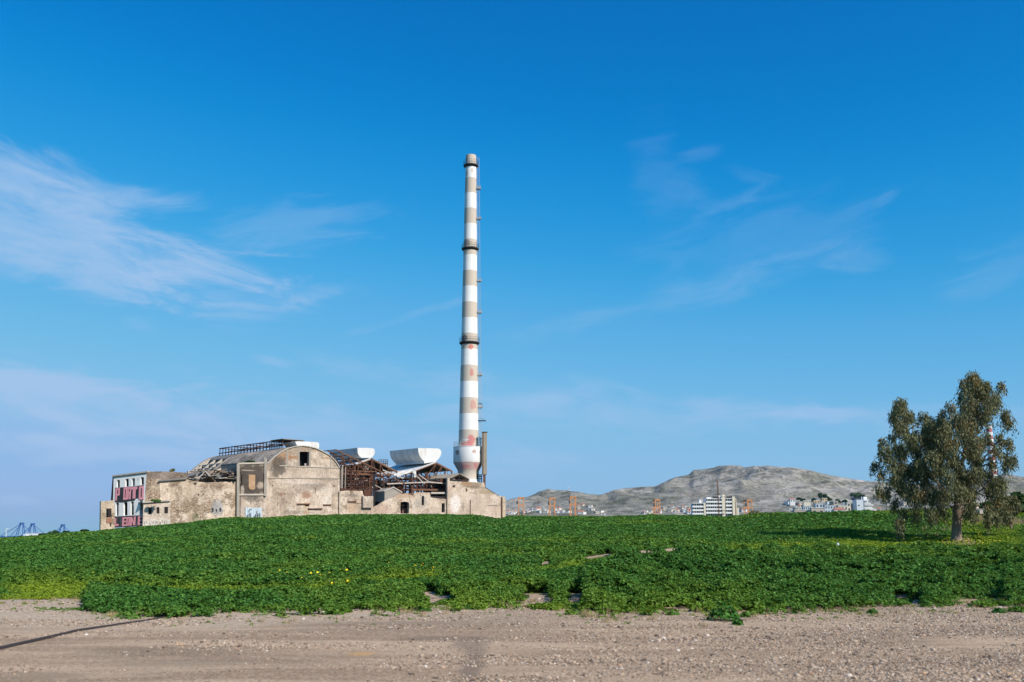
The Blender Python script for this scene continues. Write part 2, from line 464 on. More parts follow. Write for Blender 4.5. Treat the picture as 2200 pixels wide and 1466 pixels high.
ISLES = [[(58, 1303), (90, 1300), (170, 1303), (183, 1314), (90, 1311)], [(288, 1325), (330, 1321), (402, 1321), (396, 1325)], [(570, 1316), (600, 1311), (633, 1312), (622, 1318)],
         [(1136, 1307), (1160, 1303), (1200, 1305), (1200, 1312), (1150, 1310)], [(2090, 1301), (2110, 1297), (2140, 1303), (2100, 1307)], [(2140, 1300), (2150, 1294), (2168, 1296), (2168, 1303)]]
YELLOW = [[(1100, 1228), (1240, 1203), (1370, 1191), (1460, 1183), (1560, 1172), (1680, 1163), (1800, 1158), (1960, 1153), (2080, 1150), (2200, 1152), (2230, 1176), (2090, 1182), (1950, 1180), (1800, 1188), (1620, 1192), (1460, 1195), (1300, 1208), (1180, 1226)],
          [(0, 1246), (150, 1241), (300, 1250), (480, 1256), (620, 1254), (760, 1236), (950, 1226), (960, 1236), (820, 1252), (700, 1266), (520, 1272), (350, 1268), (200, 1262), (0, 1268)],
          [(0, 1262), (180, 1263), (170, 1276), (190, 1288), (160, 1290), (0, 1292)], [(1830, 1092), (2200, 1092), (2200, 1112), (1900, 1108)],
          [(2000, 1120), (2200, 1118), (2200, 1148), (2080, 1150)]]
DRY = [[(2085, 1118), (2240, 1112), (2240, 1133), (2100, 1132)], [(1960, 1152), (2000, 1146), (2030, 1147), (2020, 1155)], [(2055, 1176), (2120, 1176), (2120, 1183), (2050, 1183)]]


def veg_state(px, py, X, Y):
    wob = (fbm(X * 1.6, Y * 1.6, 3, 21) - .5) * 8
    e = np.interp(px, ex, ey)
    v = (py + wob * .45 < e)
    for p in BARE: v &= ~inpoly(px + wob * .8, py + wob * .15, p)
    for p in ISLES: v |= inpoly(px + wob, py + wob * .3, p)
    v |= (py < e + 11) & (py > e - 2) & (fbm(X * 2.6, Y * 2.6, 3, 33) > .68)
    return v, e


def blurmask(px, py, polys, soft, X, Y):
    a = np.zeros(np.shape(px))
    for k in range(5):
        ox, oy = [(0, 0), (18, 3), (-18, -3), (10, -5), (-10, 5)][k]
        w_ = (fbm(X / 2.5, Y / 2.5, 3, 40 + k) - .5)
        m = np.zeros(np.shape(px), bool)
        for p in polys: m |= inpoly(px + ox * soft + w_ * 60, py + oy * soft + w_ * 10, p)
        a += m * .2
    return a


tcols = np.concatenate([-np.geomspace(6, .63, 26)[:-1], np.linspace(-.63, .63, 261), np.geomspace(.63, 6, 26)[1:]])
yrows = np.concatenate([[-60, -40, -25, -12, -4, 2, 6], np.arange(8, 20, .4), np.arange(20, 46, .22), np.arange(46, YC + 8, 1.2), np.geomspace(YC + 9, 9000, 60)])
TT, YY = np.meshgrid(tcols, yrows)
XX = TT * np.maximum(YY, 12.0)
ZZ = ground_z(XX, YY)
gpx, gpy = to_px(XX, np.maximum(YY, 3), ZZ)
gv, ge = veg_state(gpx, gpy, XX, YY)
gveg = np.where((YY > 15) & (YY < 1500), gv & (gpy < ge - 7), YY >= 1500).astype(float)
nr, nc = XX.shape
idx = np.arange(nr * nc).reshape(nr, nc)
gf = np.stack([idx[:-1, :-1], idx[:-1, 1:], idx[1:, 1:], idx[1:, :-1]], -1).reshape(-1, 4)

gm, n, b = new_mat('gravel_ground')
P = n.new('ShaderNodeNewGeometry').outputs['Position']
vegA = n.new('ShaderNodeAttribute', attribute_name='veg', attribute_type='GEOMETRY').outputs['Fac']
pb = n.new('ShaderNodeTexVoronoi', {'Vector': P, 'Scale': 26.0}); pb2 = n.new('ShaderNodeTexVoronoi', {'Vector': P, 'Scale': 70.0})
strk = n.noise(n.mapping(P, rot=(0, 0, R(-6)), scale=(.13, .75, 1)), 1.0, 7, .68, .5)
patch = n.noise(P, .35, 6, .6)
g = n.mix(n.step(strk, .40, .60), (.27, .195, .135), (.54, .425, .325))
g = n.mix(n.math('MULTIPLY', n.step(patch, .52, .7), .5), g, (.245, .185, .135))
g = n.mix(n.math('MULTIPLY', n.step(n.noise(n.mapping(P, loc=(7, 3, 0), scale=(.3, 1.2, 1)), .9, 6, .65), .60, .72), .6), g, (.46, .32, .20))
sepx = n.new('ShaderNodeSeparateXYZ', {0: P})
pale = n.math('MULTIPLY', n.step(n.math('ADD', sepx.outputs[1], n.math('MULTIPLY', patch, 5)), 19, 23), n.step(sepx.outputs[0], 2, -5, .35, 1))
g = n.mix(n.math('MULTIPLY', pale, .7), g, (.52, .465, .41))
pc = n.new('ShaderNodeSeparateColor', {0: pb.outputs['Color']})
g = n.mix(n.math('MULTIPLY', n.step(pc.outputs[0], .5, .8), .75), g, n.mix(pc.outputs[1], (.66, .55, .44), (.17, .12, .09)))
pc2 = n.new('ShaderNodeSeparateColor', {0: pb2.outputs['Color']})
g = n.mix(n.math('MULTIPLY', n.step(pc2.outputs[0], .45, .9), .7), g, n.mix(pc2.outputs[1], (.66, .58, .5), (.15, .12, .10)))
# dark blotches and an ochre patch left in the lot
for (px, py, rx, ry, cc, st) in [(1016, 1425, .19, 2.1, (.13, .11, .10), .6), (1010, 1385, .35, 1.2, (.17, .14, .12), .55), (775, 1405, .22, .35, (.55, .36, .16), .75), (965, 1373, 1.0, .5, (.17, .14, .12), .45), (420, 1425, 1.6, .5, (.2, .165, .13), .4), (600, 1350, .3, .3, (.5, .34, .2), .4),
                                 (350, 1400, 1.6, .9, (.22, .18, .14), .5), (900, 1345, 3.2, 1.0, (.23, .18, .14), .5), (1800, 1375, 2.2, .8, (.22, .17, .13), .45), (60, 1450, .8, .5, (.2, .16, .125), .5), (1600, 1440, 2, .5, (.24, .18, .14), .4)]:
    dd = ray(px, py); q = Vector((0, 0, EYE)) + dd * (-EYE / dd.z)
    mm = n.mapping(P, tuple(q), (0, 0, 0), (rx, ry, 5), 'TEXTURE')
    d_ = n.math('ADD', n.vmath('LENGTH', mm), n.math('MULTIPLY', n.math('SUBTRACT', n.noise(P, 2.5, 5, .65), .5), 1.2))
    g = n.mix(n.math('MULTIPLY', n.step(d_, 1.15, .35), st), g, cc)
g = n.mix(1.0, g, (.98, .865, .72), 'MULTIPLY')
soil = n.mix(n.noise(P, 1.5, 5), (.030, .055, .012), (.07, .10, .025))
g = n.mix(n.step(vegA, .35, .65), g, soil)
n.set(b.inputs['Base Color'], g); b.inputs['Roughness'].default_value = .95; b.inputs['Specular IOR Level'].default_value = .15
hh = n.math('ADD', n.math('MULTIPLY', pb.outputs['Distance'], -.5), n.math('ADD', n.math('MULTIPLY', pb2.outputs['Distance'], -.25), strk))
bp = n.new('ShaderNodeBump', {'Height': hh, 'Strength': .55, 'Distance': .03}); n.links.new(bp.outputs[0], b.inputs['Normal'])
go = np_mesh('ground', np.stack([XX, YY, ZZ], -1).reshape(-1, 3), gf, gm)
a_ = go.data.attributes.new('veg', 'FLOAT', 'POINT'); a_.data.foreach_set('value', gveg.ravel().astype(np.float32))
go.data.polygons.foreach_set('use_smooth', [True] * len(go.data.polygons))
tag(go, kind='structure')

# sea beyond the left of the hill
sm, n, b = new_mat('sea_water')
b.inputs['Base Color'].default_value = (.05, .12, .18, 1); b.inputs['Roughness'].default_value = .25
P = n.new('ShaderNodeNewGeometry').outputs['Position']
bp = n.new('ShaderNodeBump', {'Height': n.noise(P, .15, 4), 'Strength': .5, 'Distance': .5}); n.links.new(bp.outputs[0], b.inputs['Normal'])
mb = MB(); mb.add([(-12000, 260, -12), (1500, 260, -12), (1500, 12000, -12), (-12000, 12000, -12)], [(0, 1, 2, 3)])
tag(mb.build('sea', sm, fix=False), kind='structure')

# ------------------------------------------------------------------ hills
SIL = [(850, 1108), (960, 1098), (1040, 1082), (1085, 1076), (1100, 1072), (1115, 1069), (1130, 1070), (1145, 1064), (1160, 1056), (1178, 1051), (1190, 1053), (1222, 1055), (1245, 1058), (1265, 1062), (1285, 1064),
       (1300, 1061), (1320, 1053), (1340, 1050), (1360, 1048), (1395, 1046), (1405, 1046), (1430, 1035), (1450, 1026), (1480, 1020), (1490, 1010), (1515, 1008), (1535, 1005), (1545, 1001), (1570, 1000), (1590, 1001),
       (1600, 1005), (1620, 1002), (1650, 1001), (1680, 1004), (1710, 1006), (1745, 1012), (1780, 1021), (1820, 1028), (1860, 1034), (1900, 1036), (1960, 1041), (2050, 1040), (2110, 1030), (2140, 1022), (2165, 1020), (2200, 1024), (2330, 1034), (2500, 1060), (2800, 1100)]
hx = np.linspace(860, 2790, 560); hs = np.interp(hx, [p[0] for p in SIL], [p[1] for p in SIL])
rr = np.concatenate([np.linspace(0, 1, 110), [1.06, 1.15, 1.3]])
D0 = 950.0
D1 = np.interp(hx, [860, 1250, 1420, 1560, 1900, 2050, 2150, 2800], [3100, 3000, 2600, 2400, 2300, 2000, 1500, 1400])
hv = np.zeros((len(rr), len(hx), 3))
for j, px in enumerate(hx):
    top = at(px, hs[j], D1[j]); base = at(px, 1118, D0)
    for i, r_ in enumerate(rr):
        Y = D0 + (D1[j] - D0) * r_
        rc = min(r_, 1.0)
        z = base.z + (top.z - base.z) * (rc ** 1.25)
        if r_ > 1: z = top.z - (r_ - 1) * 300
        hv[i, j] = (top.x / D1[j] * Y, Y, z)
amp = np.sin(np.clip(rr, 0, 1) * math.pi)[:, None] ** .8
nx, ny = hv[..., 0], hv[..., 1]
ridge = 1 - np.abs(2 * fbm(nx / 330, ny / 500, 5, 3) - 1) * 1.6
hv[..., 2] += amp * (ridge - .45) * 62 + amp * (fbm(nx / 60, ny / 90, 4, 8) - .5) * 40 + (np.clip(rr, 0, 1)[:, None]) * (fbm(nx / 25, ny / 25, 3, 9) - .5) * 7
hi = np.arange(hv.shape[0] * hv.shape[1]).reshape(hv.shape[:2])
hf = np.stack([hi[:-1, :-1], hi[:-1, 1:], hi[1:, 1:], hi[1:, :-1]], -1).reshape(-1, 4)
hm, n, b = new_mat('limestone_scrub')
P = n.new('ShaderNodeNewGeometry').outputs['Position']
big = n.noise(P, .0045, 6, .6, .5); mid = n.noise(n.mapping(P, scale=(1, .7, 1.6)), .02, 8, .7, .4); fin = n.noise(P, .085, 5, .75)
fin2 = n.noise(P, .28, 4, .8)
c = n.mix(n.step(n.math('ADD', n.math('MULTIPLY', mid, .4), n.math('MULTIPLY', fin2, .6)), .42, .58), (.155, .142, .112), (.42, .388, .33))
c = n.mix(n.step(big, .42, .58, .05, .6), c, (.15, .155, .115))
rock = n.step(n.math('ADD', n.math('MULTIPLY', n.noise(n.mapping(P, scale=(.5, .4, 3.2), rot=(0, R(28), 0), loc=(200, 0, 0)), .012, 9, .72, .5), 1.0), n.math('MULTIPLY', fin, .15)), .585, .65)
c = n.mix(n.math('MULTIPLY', rock, .55), c, (.50, .455, .40))
shrub = n.new('ShaderNodeTexVoronoi', {'Vector': n.mapping(P, scale=(1, .8, 1)), 'Scale': .055, 'Randomness': 1.0})
sh = n.math('MULTIPLY', n.step(n.math('ADD', shrub.outputs['Distance'], n.math('MULTIPLY', fin, .45)), .70, .58), n.step(big, .38, .6, .5, 1))
c = n.mix(n.math('MULTIPLY', sh, .6), c, (.07, .075, .045))
shrub2 = n.step(n.noise(n.mapping(P, loc=(50, 90, 3)), .085, 6, .8), .57, .64)
c = n.mix(n.math('MULTIPLY', shrub2, .6), c, (.055, .07, .035))
n.set(b.inputs['Base Color'], c); b.inputs['Roughness'].default_value = 1; b.inputs['Specular IOR Level'].default_value = .05
bp = n.new('ShaderNodeBump', {'Height': n.math('ADD', mid, n.math('ADD', n.math('MULTIPLY', fin, .4), n.math('MULTIPLY', fin2, .15))), 'Strength': .9, 'Distance': 6.0}); n.links.new(bp.outputs[0], b.inputs['Normal'])
lim = EYE + (np.array([at(px, hs[j], D1[j]).z for j, px in enumerate(hx)]) - EYE)[None, :] / D1[None, :] * ny + (fbm(nx / 18, ny / 18, 2, 4) - .7) * 4
hv[..., 2] = np.minimum(hv[..., 2], lim)
ho = np_mesh('hills', hv.reshape(-1, 3), hf, hm)
tag(ho, kind='structure')
ho.data.polygons.foreach_set('use_smooth', [True] * len(ho.data.polygons))


def hill_pt(px, py):
    """point of the hillside or the plain seen at that pixel"""
    j = int(np.clip(np.searchsorted(hx, px), 0, len(hx) - 1)); colp = hv[:110, j]
    _, pyv = to_px(colp[:, 0], colp[:, 1], colp[:, 2])
    k = int(np.argmax(pyv <= py)) if (pyv <= py).any() else 109
    p = colp[k]; d = ray(px, py)
    return Vector((d.x / d.y * p[1], p[1], p[2]))


# ------------------------------------------------------------------ factory frame
O = at(573, 1112, 178.0); O.z = 0


def fp(px, py, v=0.0, Oo=O, Vv=VD):
    d = ray(px, py); c0 = Vector((0, 0, EYE))
    s_ = ((Oo - c0).dot(Vv) + v) / d.dot(Vv)
    return c0 + d * s_


def fpl(pts, v=0.0, Oo=O, Vv=VD): return [fp(x, y, v, Oo, Vv) for x, y in pts]


def rect(x0, y0, x1, y1): return [(x0, y0), (x1, y0), (x1, y1), (x0, y1)]


def base_of(p, dz=0): return Vector((p.x, p.y, float(ground_z(p.x, p.y)) + dz))


def jagged(pts, amt, stepx=2.6):
    out = []
    for i in range(len(pts)):
        (x0, y0), (x1, y1) = pts[i], pts[(i + 1) % len(pts)]
        out.append((x0, y0))
        if abs(x1 - x0) > stepx * 1.5 and min(y0, y1) < 1125 and max(y0, y1) < 1135:
            n_ = int(abs(x1 - x0) / stepx)
            for k in range(1, n_): out.append((x0 + (x1 - x0) * (k + random.uniform(-.3, .3)) / n_, y0 + (y1 - y0) * k / n_ + random.uniform(-amt * .6, amt)))
    return out


def wall(name, pts, v, mat, parent, holes=(), thick=.45, Oo=O, Vv=VD, jag=.55):
    if jag: pts = jagged(pts, jag)
    m = MB(); m.slab(fpl(pts, v, Oo, Vv), Vv * thick, [fpl(h, v, Oo, Vv) for h in holes]); return m.build(name, mat, parent)


def stain(px, py, rx, ry, c, st, v=0.0):
    p = fp(px, py, v); q = fp(px + rx, py, v); r_ = fp(px, py - ry, v)
    return (p, (q - p).length, (r_ - p).length, c, st)


DARK, ORG, GREY = (.085, .072, .058), (.33, .19, .10), (.22, .20, .17)

# --- three storey block with the big lettering
PO = fp(307.5, 1131, -1.7)                       # its near corner on the ground
PV = Vector((-.96, .28, 0)).normalized()        # runs back along the painted side
PN = Vector((-PV.y, PV.x, 0))                    # outward normal of that side
PIN = -PN


def pp(px, py, off=0.0):
    return fp(px, py, off, PO, PIN)


pb_ = empty('derelict_building', base_of(PO), 'white three storey ruin painted with pink PORTO LEONE lettering on black', 'building')
W1 = [rect(251, 1031.4, 257.3, 1047.3), rect(269.5, 1029, 276.4, 1045.5), rect(283, 1028, 289.7, 1044.5), rect(302, 1025.5, 309, 1042)]
W2 = [rect(248.6, 1080, 255.2, 1108.5), rect(265.6, 1078.6, 273.7, 1107.6), rect(280.8, 1077.6, 287.4, 1107), rect(300, 1076.5, 306.6, 1106)]
outl = [(244.3, 1022), (315.8, 1013.5), (306.6, 1140), (240.5, 1148)]
m = MB(); m.slab([pp(*q) for q in outl], PIN * .4, [[pp(*q) for q in h] for h in W1 + W2 + [rect(294.6, 1028.5, 297, 1033.5)]])
m.build('painted_wall', M['whitepaint'], pb_)
tl, tr = pp(244.3, 1022), pp(315.8, 1013.5)
DEP = 17.0
M['porto_side'] = ruin('porto_side_wall', (.36, .30, .23), (.44, .37, .28), DARK, rubble=.16, grime_amt=.7,
                       stains=[(fp(360, 1020, -1.7), 6, .9, (.2, .17, .15), .7)])
# side running along the factory front
S0 = PO.copy(); zt = tr.z
sidep = fpl([(315.6, 1013.5), (352, 1013), (404, 1016), (404, 1036), (404, 1140), (306.6, 1142)], -1.72)
m = MB(); m.slab(sidep, VD * .4); m.build('side_wall', M['porto_side'], pb_)
far_u = (sidep[2] - sidep[0]).length
rz = tr.z
m = MB()
A = tl + PIN * .4; Bk = A + UD * 12; Ck = sidep[2] + VD * .5
m.slab([Vector((tl.x, tl.y, tl.z)), tr, sidep[2], Vector((sidep[2].x, sidep[2].y, tl.z)) + VD * 14 + Vector((0, 0, -.1))], Vector((0, 0, .0)) - Vector((0, 0, .35)))
m.build('roof_slab', M['concrete'], pb_)
m = MB(); m.slab([pp(241.2, 1021.6, -.2), pp(316.6, 1012, -.2), pp(316.4, 1015.2, -.2), pp(241.4, 1024.6, -.2)], PIN * .55); m.build('eave', M['concrete'], pb_)
# back walls and floors keep the rooms dark
m = MB(); back = [tl + PIN * 7, sidep[2] + VD * 7]
b0, b1 = tl + PIN * .5 + UD * .0, sidep[2] + VD * 6
m.slab([Vector((tl.x, tl.y, -2)) + PV * .2, Vector((tl.x, tl.y, tl.z)) + PV * .2, Vector((b1.x, b1.y, tl.z)) + VD * 3, Vector((b1.x, b1.y, -2)) + VD * 3], PIN * .3)
m.build('back_wall', M['roomshade'], pb_)
for yy in (1076, 1109):
    fl = [pp(247, yy + .8, .45), pp(308, yy - 3, .45)]
    m = MB(); q0, q1 = fl; m.slab([q0, Vector((q1.x, q1.y, q0.z)), Vector((sidep[2].x, sidep[2].y, q0.z)) + VD * .6, Vector((b1.x, b1.y, q0.z))], Vector((0, 0, -.3)))
    m.build('floor_slab', M['concrete'], pb_)
GB1 = [(247.6, 1048.4), (289.8, 1044.9), (297, 1043.8), (309.2, 1042.6), (308.2, 1075.2), (301, 1075.8), (298, 1071.5), (292, 1071), (288.8, 1076), (275, 1077.5), (262, 1080), (247, 1078.6)]
GB2 = [(244.4, 1110), (306.5, 1107.2), (305.7, 1130.5), (243, 1133.5)]
for g_ in (GB1, GB2):
    m = MB(); m.slab([pp(x, y, -.03) for x, y in g_], PIN * .028); m.build('graffiti_band', M['black'], pb_)
m = MB(); m.slab([pp(x, y, -.025) for x, y in [(243, 1133.7), (305.7, 1130.7), (305.2, 1142), (242, 1146)]], PIN * .022); m.build('plinth', M['lightblue'], pb_)
GL = {'P': [(0, 0, .38, 1), (.38, .84, 1, 1), (.70, .55, 1, .84), (.38, .40, 1, .55)], 'O': [(0, 0, .36, 1), (.64, 0, 1, 1), (.36, 0, .64, .16), (.36, .84, .64, 1)],
      'R': [(0, 0, .36, 1), (.36, .86, 1, 1), (.68, .6, 1, .86), (.36, .46, 1, .6), (.58, 0, .95, .46)], 'T': [(0, .76, 1, 1), (.28, 0, .74, .76)], 'L': [(0, 0, .42, 1), (.42, 0, 1, .26)],
      'E': [(0, 0, .42, 1), (.42, 0, 1, .2), (.42, .41, .92, .6), (.42, .8, 1, 1)], 'N': [(0, 0, .32, 1), (.68, 0, 1, 1)]}


def letter(ch, x0, x1, yt, yb, sl=-.10):
    m = MB()

    def P_(u, v, off=-.07):
        x = x0 + (x1 - x0) * u + (v - .5) * 1.0; y = yb + (yt - yb) * v + (x - x0) * sl
        return pp(x, y, off)
    for (a0, b0_, a1, b1_) in GL[ch]: m.slab([P_(a0, b0_), P_(a1, b0_), P_(a1, b1_), P_(a0, b1_)], PIN * .035)
    if ch == 'N': m.slab([P_(.32, 1), P_(.68, .38), P_(.68, 0), P_(.32, .62)], PIN * .035)
    m.build('graffiti_letter', M['pink'], pb_)


for ch, x0, x1, yt, yb in [('P', 247.8, 256.6, 1049.6, 1076), ('O', 265, 272.6, 1047.5, 1074.5), ('R', 273.4, 281, 1047.3, 1073.5), ('T', 281.6, 294.2, 1046.6, 1072), ('O', 298.2, 308.3, 1045.2, 1074),
                           ('L', 244.6, 254.6, 1114, 1131.2), ('E', 262.4, 270.4, 1112, 1131), ('O', 271.2, 278.4, 1111.6, 1130.2), ('N', 279.2, 290.6, 1111, 1130), ('E', 296, 305.2, 1109.4, 1128.8)]:
    letter(ch, x0, x1, yt, yb)
for (x0, y0, x1, y1, mt) in [(283.2, 1030.5, 288.4, 1044.4, 'shadeblue'), (252.6, 1086, 255.2, 1108.3, 'whitepaint'), (283.6, 1082, 287.2, 1088, 'bluesheet'), (282.6, 1090, 286, 1100, 'palesteel'), (301.2, 1086, 304.6, 1092, 'beige'), (300.6, 1096, 306, 1106, 'beige')]:
    m = MB(); m.slab([pp(x, y, .5) for x, y in rect(x0, y0, x1, y1)], PIN * .06); m.build('window_board', M[mt], pb_)

# --- small stone ruin left of it
sv = (at(229, 1137, 160.5) - O).dot(VD)
e = empty('stone_hut_ruin', base_of(fp(222, 1137, sv)), 'roofless pale stone hut ruin left of the lettered building', 'ruin')
M['palestone'] = ruin('pale_stone_blocks', (.50, .42, .30), (.56, .48, .36), DARK, rubble=.08, grime_amt=.25, courses=.42)
wall('wall', [(216.8, 1077), (228, 1077.5), (235, 1076), (246, 1075), (246, 1148), (215.8, 1148)], sv, M['palestone'], e, [rect(228.2, 1093, 239.5, 1112), rect(236, 1124, 239, 1132)])
wall('infill_panel', rect(228.4, 1113, 241, 1124), sv - .08, M['rustred'], e, thick=.06)
for (a, b_) in [((229, 1093), (241, 1100)), ((234.5, 1093), (234.5, 1112)), ((229, 1086), (243, 1080))]:
    m = MB(); m.bar(fp(*a, sv + .2), fp(*b_, sv + .2), .14); m.build('roof_timber', M['rust'], e)
m = MB(); m.slab(fpl([(217.5, 1090), (240, 1090), (240, 1148), (217.5, 1148)], sv + 5), VD * .4); m.build('back_wall', M['palestone'], e)

# --- concrete annex with three square windows
v = -2.05
e = empty('annex', base_of(fp(335, 1128, v)), 'low flat roofed annex with three square windows beside the lettered building', 'building')
M['annex'] = ruin('annex_wall', (.47, .41, .33), (.55, .49, .41), DARK, rubble=-.2, grime_amt=.35, streak=.6)
wall('wall', [(308.5, 1080), (366, 1075.5), (366, 1140), (306, 1140)], v, M['annex'], e, [rect(318.7, 1091, 326.3, 1105), rect(336.5, 1090, 342.4, 1103.5), rect(353, 1089.4, 361, 1103.5)], .2, jag=0)
for q_ in (rect(318.2, 1090.5, 326.8, 1105.5), rect(336, 1089.5, 342.9, 1104), rect(352.5, 1089, 361.5, 1104)):
    m = MB(); m.slab(fpl(q_, v + .205), VD * .02); m.build('window', M['roomshade'], e)  # dark sheet behind each opening stands in for the unlit room
q = fpl([(308.5, 1080), (366, 1075.5)], v)
m = MB(); m.slab(fpl([(307, 1078.4), (367, 1074.2), (367, 1076.6), (307, 1081)], v - .35), VD * 4.0); m.build('roof_slab', M['concrete'], e)
for (xx, y0, y1) in [(308.5, 1080, 1140), (366, 1075.5, 1140)]:
    p0, p1 = fp(xx, y0 + 1, v + .21), fp(xx, y1, v + .21)
    m = MB(); m.slab([p0, p0 + VD * .3, p1 + VD * .3, p1], UD * (.3 if xx < 340 else -.3)); m.build('side_wall', M['annex'], e)
# painted tags along its foot
random.seed(3)
x = 309.0
while x < 362:
    wd = random.uniform(2.2, 4.2)
    yb = 1131 - (x - 309) * .075; yt = yb - random.uniform(9, 17)
    m = MB(); m.slab(fpl(rect(x, yt, x + wd, yb), v - .02), VD * .015); m.build('graffiti_tag', M['chalk'], e)
    for k in range(random.randint(2, 4)):
        xa = x + random.uniform(.2, wd - .7); ya = random.uniform(yt + 1, yb - 5)
        m = MB(); m.slab(fpl([(xa, ya), (xa + .5, ya), (xa + .6 + random.uniform(-.3, .4), ya + 4), (xa + .1, ya + 4.4)], v - .035), VD * .012); m.build('graffiti_stroke', M['black'], e)
    x += wd + random.uniform(.8, 2.2)

# --- long rubble hall with collapsed lean-to roof
v = -1.8
e = empty('stone_hall', base_of(fp(430, 1118, v)), 'long rubble stone hall with collapsed sheet roof and a grey painted patch', 'building')
M['hallstone'] = ruin('hall_stone', (.52, .43, .32), (.60, .52, .41), (.16, .115, .075), rubble=.085, grime_amt=.55,
                      stains=[stain(467, 1092, 14, 19, (.42, .43, .42), .9, v), stain(505, 1078, 5, 40, (.50, .38, .25), .5, v), stain(412, 1085, 18, 35, (.33, .25, .16), .45, v), stain(465, 1045, 40, 7, (.30, .22, .15), .5, v), stain(420, 1112, 9, 10, (.12, .15, .07), .6, v),
                              stain(430, 1060, 22, 14, (.55, .48, .38), .5, v)])
pts = [(343, 1034), (368, 1032.5), (400, 1030), (418, 1034), (440, 1037), (462, 1036), (490, 1035), (511, 1034.5), (511, 1140), (343, 1140)]
holes = [rect(393, 1066, 396, 1069), rect(425, 1061, 428, 1064), rect(435.5, 1061, 438.5, 1063.5), rect(392, 1098, 394.5, 1101)]
wall('wall', pts, v, M['hallstone'], e, holes, .6)
p0 = fp(343, 1034, v + .6); p1 = fp(343, 1140, v + .6)
m = MB(); m.slab([p0, p0 + VD * 12 + Vector((0, 0, 1.2)), p1 + VD * 12, p1], UD * .5); m.build('end_wall', M['hallstone'], e)
for (x, y, rx, ry) in [(457, 1096, 2.0, 4.6), (465.2, 1097.2, 1.6, 3.6), (473.5, 1095.2, 2.2, 4.8)]:
    c = fp(x, y, v - .03); a = fp(x + rx, y, v - .03) - c; h = fp(x, y - ry, v - .03) - c
    m = MB(); m.slab([c + a * math.cos(t * math.pi / 10) + h * math.sin(t * math.pi / 10) for t in range(20)], VD * .025); m.build('painted_oval', M['black'], e)
# roof sheets, mostly fallen
roofA = [fp(341.5, 1034.6, v - .4), fp(401, 1030, v - .4), fp(431, 1013, v + 9), fp(392, 1021, v + 9)]
m = MB(); m.slab(roofA, Vector((0, 0, .22))); m.build('roof_sheet', M['tar'], e)
random.seed(5)
for k in range(34):
    x = random.uniform(398, 508); y = np.interp(x, [398, 430, 470, 508], [1029, 1030, 1030, 1026]) + random.uniform(-8, 5)
    vv = v + random.uniform(1, 6); ln = random.uniform(8, 30); an = random.uniform(-.35, .1) if k % 3 else random.uniform(-1.2, 1.2)
    m = MB(); m.bar(fp(x - ln / 2, y - ln / 2 * an, vv), fp(x + ln / 2, y + ln / 2 * an, vv + random.uniform(-2, 2)), random.uniform(.14, .5), random.uniform(.1, .2))
    m.build('fallen_timber', M[random.choice(['wood', 'wood', 'tar', 'concrete', 'rust'])], e)
for (a, pq) in enumerate([[(420, 1022), (470, 1018), (494, 1014), (494, 1022), (440, 1030)], [(400, 1026), (430, 1017), (452, 1012), (440, 1024)], [(450, 1032), (495, 1025), (495, 1032), (470, 1036)]]):
    m = MB(); m.slab([fp(x, y, v + 3 + a * 1.5 + (1034 - y) * .12) for x, y in pq], Vector((0, 0, .15))); m.build('roof_sheet', M['tar'], e)
random.seed(77)
for k in range(58):
    x = random.uniform(392, 508); y = np.interp(x, [392, 430, 470, 508], [1025, 1020, 1019, 1021]) + random.uniform(-9, 9)
    vv = v + random.uniform(-.2, .9); ln = random.uniform(5, 24); an = random.choice([random.uniform(-.35, .05), random.uniform(-.3, .1), random.uniform(-1.6, 1.6)])
    m = MB(); m.bar(fp(x - ln / 2, y - ln / 2 * an, vv), fp(x + ln / 2, y + ln / 2 * an, vv + random.uniform(-.5, 1.5)), random.choice([.1, .14, .22, .5, .7]), random.uniform(.08, .16))
    m.build('fallen_timber', M[random.choice(['wood', 'tar', 'tar', 'darksteel', 'debris', 'palesteel', 'debris'])], e)
wall('inner_wall', [(404, 1012), (440, 1016), (470, 1008), (493, 1000), (493, 1060), (404, 1060)], v + 7.5, M['hallstone'], e)
wall('roof_debris', [(398, 1030), (410, 1024), (425, 1029), (440, 1022), (455, 1030), (470, 1025), (485, 1029), (509, 1024), (509, 1038), (398, 1038)], v + 1.2, M['debris'], e, thick=1.2, jag=2.2)

